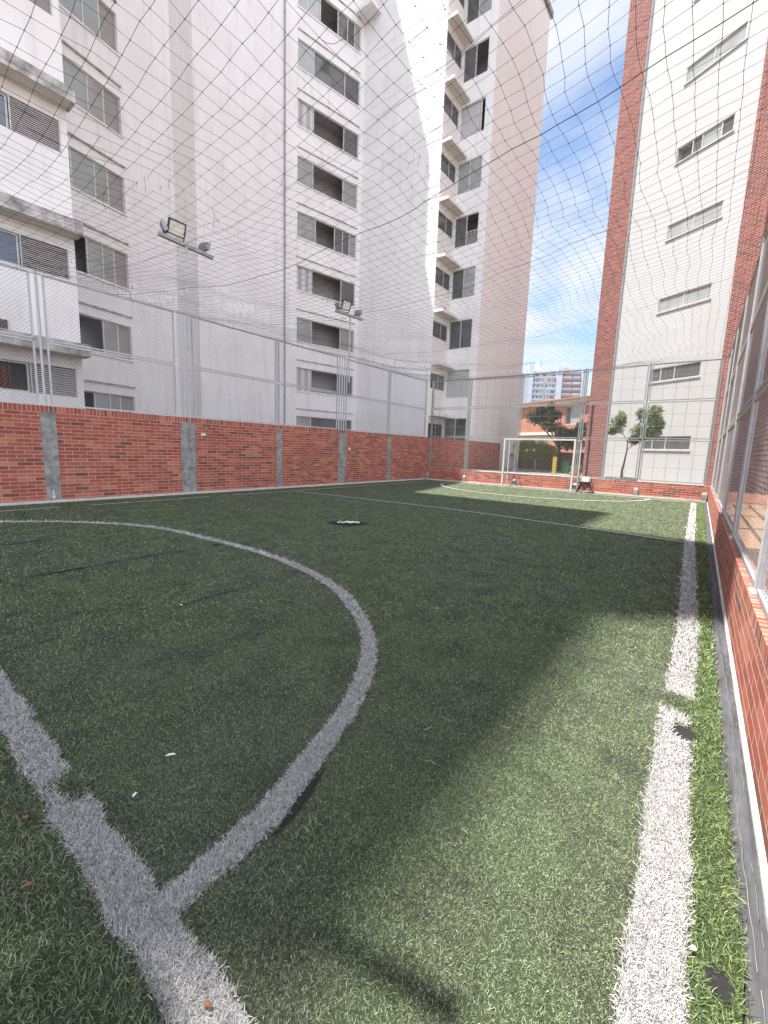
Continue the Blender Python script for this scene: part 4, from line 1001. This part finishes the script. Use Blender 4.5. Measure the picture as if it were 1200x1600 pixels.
for k in range(16):
    z = 1.5+k*2.9
    if z+2 > TH: break
    bw = tb(WT*.13, WT*.49, z+1.15, z+2.35, -.2, .02, M_far3, 'window_band'); tb(WT*.60, WT*.89, z+1.25, z+2.25, -.2, -.58, M_far3, 'window_band')
    tb(WT*.13, WT*.30, z, z+1.1, .03, .9, M_far1, 'balcony'); tb(WT*.33, WT*.49, z, z+1.1, .03, .7, M_far2 if k % 3 else M_far1, 'balcony'); tb(WT*.60, WT*.74, z+.1, z+1.15, -.55, .2, M_far2, 'balcony'); tb(WT*.76, WT*.89, z+.1, z+1.15, -.55, .1, M_far1 if k % 2 else M_far2, 'balcony')
    for j in range(7):
        s_ = WT*(.14+.35*j/7)+rng.uniform(0, 1.2); tb(s_, s_+rng.uniform(.6, 1.3), z+1.15, z+2.35, .021, .06, M_far1, 'window_pier')
    for j in range(5):
        s_ = WT*(.60+.28*j/5)+rng.uniform(0, 1.5); tb(s_, s_+rng.uniform(.8, 1.6), z+1.25, z+2.25, -.579, -.52, M_far2, 'window_pier')
ft2 = empty('apartment_block', (*polar(18.9, 420), 0), 'faint far tower peeping over the roof of the distant high rise', 'building')
q = polar(18.9, 420); mb = MB(); mb.box((q[0]-2.2, q[1]-2, 0), (q[0]+2.2, q[1]+2, 82.5), M_far4); mb.build('wall', parent=ft2); mb = MB(); mb.box((q[0]-1.4, q[1]-1.4, 82.52), (q[0]+1.4, q[1]+1.4, 84), M_far4); mb.build('roof_house', parent=ft2)
ft3 = empty('apartment_block', (*polar(21.2, 230), 0), 'narrow white building slice between the left tower and the distant high rise', 'building')
q0 = polar(21.4, 215); 
mb = MB(); mb.box((q0[0]-8, q0[1], 0), (q0[0]+3.2, q0[1]+8, 39), M_far1); mb.build('wall', parent=ft3)
for k in range(13):
    mb = MB(); mb.box((q0[0]-7, q0[1]-.06, 3+k*2.9), (q0[0]+2.9, q0[1]-.01, 4.1+k*2.9), M_far3); mb.build('window_band', parent=ft3)

# ------------------------------------------------------------------ plants and clutter behind the end wall
def leaves(centres, n, size, name, m, parent):
    n = int(n); idx = rng.integers(0, len(centres), n); C_ = np.array([c[:3] for c in centres])[idx]; Rr = np.array([c[3:6] for c in centres])[idx]
    u = rng.normal(0, 1, (n, 3)); u /= np.linalg.norm(u, axis=1)[:, None]; r_ = rng.uniform(0, 1, (n, 1))**.45
    P = C_+u*r_*Rr; d = rng.normal(0, 1, (n, 3)); d[:, 2] -= .4; d /= np.linalg.norm(d, axis=1)[:, None]; s = np.cross(d, rng.normal(0, 1, (n, 3))); s /= np.linalg.norm(s, axis=1)[:, None]
    l = size*rng.uniform(.6, 1.3, (n, 1)); V = np.stack([P, P+d*l*.5+s*l*.28, P+d*l, P+d*l*.5-s*l*.28], 1).reshape(-1, 3)
    k = np.arange(n)[:, None]*4; return npmesh(name, V, k+np.array([[0, 1, 2, 3]]), m, parent)
# slender tree in a round planter
tr = empty('small_tree', (-3.05, 20.3, .4), 'slender young tree with two leafy clumps standing before the white tower wall', 'tree')
mb = MB(); base = [(-3.06, 20.3, .55), (-3.08, 20.3, .95), (-3.02, 20.3, 1.4), (-2.98, 20.3, 1.85), (-3.0, 20.3, 2.15)]
for i, (a, b_) in enumerate(zip(base[:-1], base[1:])): mb.tube(a, b_, .05-.008*i, M_bark, 8, .042-.008*i)
mb.path([base[-1], (-3.14, 20.3, 2.4), (-3.35, 20.28, 2.75), (-3.42, 20.28, 3.0)], .016, M_bark)
mb.path([base[3], (-2.75, 20.3, 2.05), (-2.4, 20.25, 2.35), (-2.2, 20.2, 2.7)], .018, M_bark); mb.path([base[-1], (-2.85, 20.3, 2.5), (-2.6, 20.3, 2.95)], .013, M_bark)
mb.build('trunk', parent=tr)
cen = [(-3.42, 20.28, 2.85, .26, .25, .34), (-3.32, 20.28, 3.1, .16, .2, .25), (-2.35, 20.25, 2.95, .34, .3, .42), (-2.15, 20.25, 3.3, .22, .25, .28), (-2.55, 20.25, 2.6, .34, .25, .20), (-2.15, 20.25, 2.5, .28, .25, .22), (-2.75, 20.3, 2.25, .18, .2, .14)]
cen = [(a_, b_, c_, d_*1.3, e_*1.2, f_*1.2) for a_, b_, c_, d_, e_, f_ in cen]+[(-2.6, 20.25, 3.3, .18, .2, .2), (-3.6, 20.28, 2.6, .18, .2, .14), (-1.95, 20.25, 2.85, .2, .2, .3)]
leaves(cen, 5600, .095, 'crown', M_leafA, tr)
pl_ = empty('planter', (-3.1, 20.3, .4), 'round grey concrete planter ring at the foot of the slender tree', 'planter')
mb = MB(); P_ = [(math.cos(2*math.pi*i/24), math.sin(2*math.pi*i/24)) for i in range(24)]
prof = [(.50, .4), (.60, .60), (.60, .68), (.52, .68), (.50, .62), (0, .62)]
for (r0, z0), (r1, z1) in zip(prof[:-1], prof[1:]):
    for i in range(24):
        a, b_ = P_[i], P_[(i+1) % 24]; q = [(-3.1+a[0]*r0, 20.3+a[1]*r0, z0), (-3.1+b_[0]*r0, 20.3+b_[1]*r0, z0), (-3.1+b_[0]*r1, 20.3+b_[1]*r1, z1), (-3.1+a[0]*r1, 20.3+a[1]*r1, z1)]
        mb.face(q if r1 > 0 else q[:3], M_conc)
mb.build('ring', parent=pl_)
# dark leafy tree
def at(az, D, z): p = polar(az, D); return (p[0], p[1], z)
q = at(15.5, 33, .4)
tr = empty('leafy_tree', q, 'dark leafy tree in front of the orange brick building', 'tree')
mb = MB(); mb.tube(q, (q[0]-.1, q[1], 2.2), .14, M_bark, 8, .10)
for az_, z_ in ((19, 4.2), (17.4, 4.9), (15.8, 4.2), (14.2, 3.4), (16, 3.2)): e = at(az_, 33, z_); mb.tube((q[0]-.1, q[1], 2.1), e, .07, M_bark, 6, .02)
mb.build('trunk', parent=tr)
cen = [(*at(18.8, 33, 4.15), .6, .5, .5), (*at(17.6, 33, 4.0), .7, .6, .4), (*at(18.0, 33, 4.6), .4, .4, .3), (*at(16.5, 33, 4.3), .5, .5, .35), (*at(16.6, 33, 3.5), .8, .6, .35), (*at(15.4, 33, 3.15), .9, .6, .35), (*at(14.3, 33, 3.0), .8, .6, .45), (*at(13.4, 33, 3.4), .5, .5, .55), (*at(17, 33, 4.9), .18, .2, .3), (*at(15, 33, 2.4), .7, .6, .5), (*at(13.8, 33, 2.3), .7, .6, .4)]
leaves(cen, 5200, .17, 'crown', M_leafB, tr)
# hedge
q = at(18.5, 30, .4)
hd = empty('bush', q, 'yellow green leafy bush behind the far goal', 'bush')
mb = MB()
for k in range(6): e = at(20-k*.8, 30, 1.9); s_ = at(20-k*.8, 30, .4); mb.tube(s_, e, .03, M_bark, 6)
mb.build('stems', parent=hd)
leaves([(*at(20.2, 30, 2.0), .5, .5, .45), (*at(19.4, 30, 2.15), .6, .5, .4), (*at(18.3, 30, 2.1), .7, .5, .45), (*at(17.3, 30, 1.95), .6, .5, .35), (*at(16.5, 30, 1.85), .45, .5, .25), (*at(19.8, 30, 1.4), .9, .5, .3), (*at(18.2, 30, 1.45), .9, .5, .3)], 4200, .12, 'foliage', M_leafC, hd)
# dark timber fence behind
tf = empty('timber_fence', at(17, 35, .4), 'dark brown board fence behind the bush beyond the goal', 'fence')
M_brown = flat('dark_timber', (.085, .05, .045), .8, .6, 6)
a, b_ = polar(22.3, 36), polar(10.5, 33); L_ = np.linalg.norm(b_-a); dd = (b_-a)/L_
mb = MB(); k = 0; s_ = 0
while s_ < L_-.15:
    p = a+dd*s_; p2 = a+dd*(s_+.13); n_ = np.array([dd[1], -dd[0]])*.02
    c = [(p[0], p[1]), (p2[0], p2[1]), (p2[0]-n_[0], p2[1]-n_[1]), (p[0]-n_[0], p[1]-n_[1])]; zt = 1.75+rng.uniform(-.01, .01)
    mb.face([(*c[0], .35), (*c[1], .35), (*c[1], zt), (*c[0], zt)], M_brown); mb.face([(*c[2], .35), (*c[3], .35), (*c[3], zt), (*c[2], zt)], M_brown)
    mb.face([(*c[0], zt), (*c[1], zt), (*c[2], zt), (*c[3], zt)], M_brown); mb.face([(*c[1], .35), (*c[2], .35), (*c[2], zt), (*c[1], zt)], M_brown); s_ += .145
mb.build('boards', parent=tf)
mb = MB()
for s_ in np.arange(1, L_, 1.8): p = a+dd*s_+np.array([dd[1], -dd[0]])*.06; mb.box((p[0]-.04, p[1]-.04, .35), (p[0]+.04, p[1]+.04, 1.82), M_kerb if int(s_) % 3 else M_brown)
mb.build('fence_posts', parent=tf)
# yellow post, green bin, terracotta pot
mb = MB(); q = at(16.0, 28, .4); mb.box((q[0]-.11, q[1]-.06, .4), (q[0]+.11, q[1]+.06, 1.42), M_yellow); mb.box((q[0]-.08, q[1]-.07, .75), (q[0]+.08, q[1]+.07, 1.30), M_yellow)
tag(mb.build('yellow_post'), 'bright yellow upright panel seen through the far goal', 'post')
q = at(14.7, 29, .4); bn = empty('waste_bin', q, 'dark green wheeled bin right of the yellow panel', 'bin')
mb = MB(); mb.box((q[0]-.22, q[1]-.22, .48), (q[0]+.22, q[1]+.22, 1.1), M_green); mb.build('body', parent=bn)
mb = MB(); mb.box((q[0]-.25, q[1]-.25, 1.102), (q[0]+.25, q[1]+.25, 1.15), M_green); mb.build('lid', parent=bn)
for s_ in (-.2, .2): mb = MB(); mb.tube((q[0]+s_-.04, q[1]+.2, .47), (q[0]+s_+.04, q[1]+.2, .47), .07, M_dark, 12); mb.build('wheel', parent=bn)
q = at(13.55, 21.5, .4); pt = empty('flower_pot', q, 'terracotta pot with reddish plant beside the brick corner strip', 'pot')
mb = MB()
for (r0, z0), (r1, z1) in (((.16, .4), (.25, .72)), ((.25, .72), (.28, .72)), ((.28, .72), (.28, .78)), ((.28, .78), (.22, .78))):
    for i in range(16):
        a, b_ = (math.cos(2*math.pi*i/16), math.sin(2*math.pi*i/16)), (math.cos(2*math.pi*(i+1)/16), math.sin(2*math.pi*(i+1)/16))
        mb.face([(q[0]+a[0]*r0, q[1]+a[1]*r0, z0), (q[0]+b_[0]*r0, q[1]+b_[1]*r0, z0), (q[0]+b_[0]*r1, q[1]+b_[1]*r1, z1), (q[0]+a[0]*r1, q[1]+a[1]*r1, z1)], M_terra)
mb.build('pot', parent=pt)
leaves([(q[0], q[1], .95, .28, .28, .2)], 260, .09, 'plant', leafm('reddish_leaves', (.30, .16, .10), (.45, .3, .2)), pt)

# ------------------------------------------------------------------ light
sd = Vector((.305, .217, -1)).normalized()
sun = bpy.data.lights.new('sun', 'SUN'); sun.energy = 5.0; sun.angle = R(.55); sun.color = (1.0, .955, .88)
so_ = bpy.data.objects.new('sun', sun); COL.objects.link(so_); so_.rotation_euler = sd.to_track_quat('-Z', 'Y').to_euler()
elev = math.asin(-sd.z); az = math.atan2(-sd.x, -sd.y)        # direction towards the sun, from +Y clockwise
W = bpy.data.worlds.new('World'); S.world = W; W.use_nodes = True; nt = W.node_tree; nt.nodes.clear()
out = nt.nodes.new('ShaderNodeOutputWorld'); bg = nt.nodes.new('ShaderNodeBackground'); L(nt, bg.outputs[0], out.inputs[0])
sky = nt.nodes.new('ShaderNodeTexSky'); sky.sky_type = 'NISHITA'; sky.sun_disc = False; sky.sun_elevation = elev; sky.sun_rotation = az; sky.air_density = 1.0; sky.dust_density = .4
tc = nt.nodes.new('ShaderNodeTexCoord').outputs['Generated']
sx = nt.nodes.new('ShaderNodeSeparateXYZ'); L(nt, tc, sx.inputs[0])
# clouds on a flat layer: project the direction onto a plane above
zc_ = mth(nt, 'MAXIMUM', sx.outputs[2], .03); cx_ = mth(nt, 'DIVIDE', sx.outputs[0], mth(nt, 'ADD', zc_, .25)); cy_ = mth(nt, 'DIVIDE', sx.outputs[1], mth(nt, 'ADD', zc_, .25))
cb = nt.nodes.new('ShaderNodeCombineXYZ'); L(nt, cx_, cb.inputs[0]); L(nt, cy_, cb.inputs[1])
cn = noise(nt, mapping(nt, cb.outputs[0], (1.0, 1.0, 1), (3.1, .4, 0)), 2.4, 7, .55, .3)
cm = ramp(nt, cn, [(.33, 0), (.64, 1)])
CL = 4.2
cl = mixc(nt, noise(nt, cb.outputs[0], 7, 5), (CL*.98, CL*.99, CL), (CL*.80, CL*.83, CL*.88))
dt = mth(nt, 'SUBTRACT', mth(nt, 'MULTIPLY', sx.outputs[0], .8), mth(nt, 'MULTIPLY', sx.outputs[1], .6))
mr = nt.nodes.new('ShaderNodeMapRange'); mr.interpolation_type = 'SMOOTHSTEP'; L(nt, dt, mr.inputs[0])  # clouds on the unseen side brightened to light the left walls
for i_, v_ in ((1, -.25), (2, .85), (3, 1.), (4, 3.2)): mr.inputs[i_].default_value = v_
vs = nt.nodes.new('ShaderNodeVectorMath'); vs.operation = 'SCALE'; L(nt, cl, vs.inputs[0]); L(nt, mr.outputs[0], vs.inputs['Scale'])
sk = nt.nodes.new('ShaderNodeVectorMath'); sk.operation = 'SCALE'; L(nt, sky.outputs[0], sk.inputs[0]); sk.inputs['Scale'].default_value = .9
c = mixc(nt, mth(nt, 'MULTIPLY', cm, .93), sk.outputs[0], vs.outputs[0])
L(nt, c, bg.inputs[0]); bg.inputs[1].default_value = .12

S.view_settings.view_transform = 'Standard'; S.view_settings.look = 'None'; S.view_settings.gamma = 1; S.view_settings.use_curve_mapping = False
S.view_settings.exposure = 1.26
S.cycles.max_bounces = 6; S.cycles.diffuse_bounces = 3; S.cycles.glossy_bounces = 3; S.cycles.transparent_max_bounces = 12; S.cycles.transmission_bounces = 3
S.cycles.caustics_reflective = False; S.cycles.caustics_refractive = False
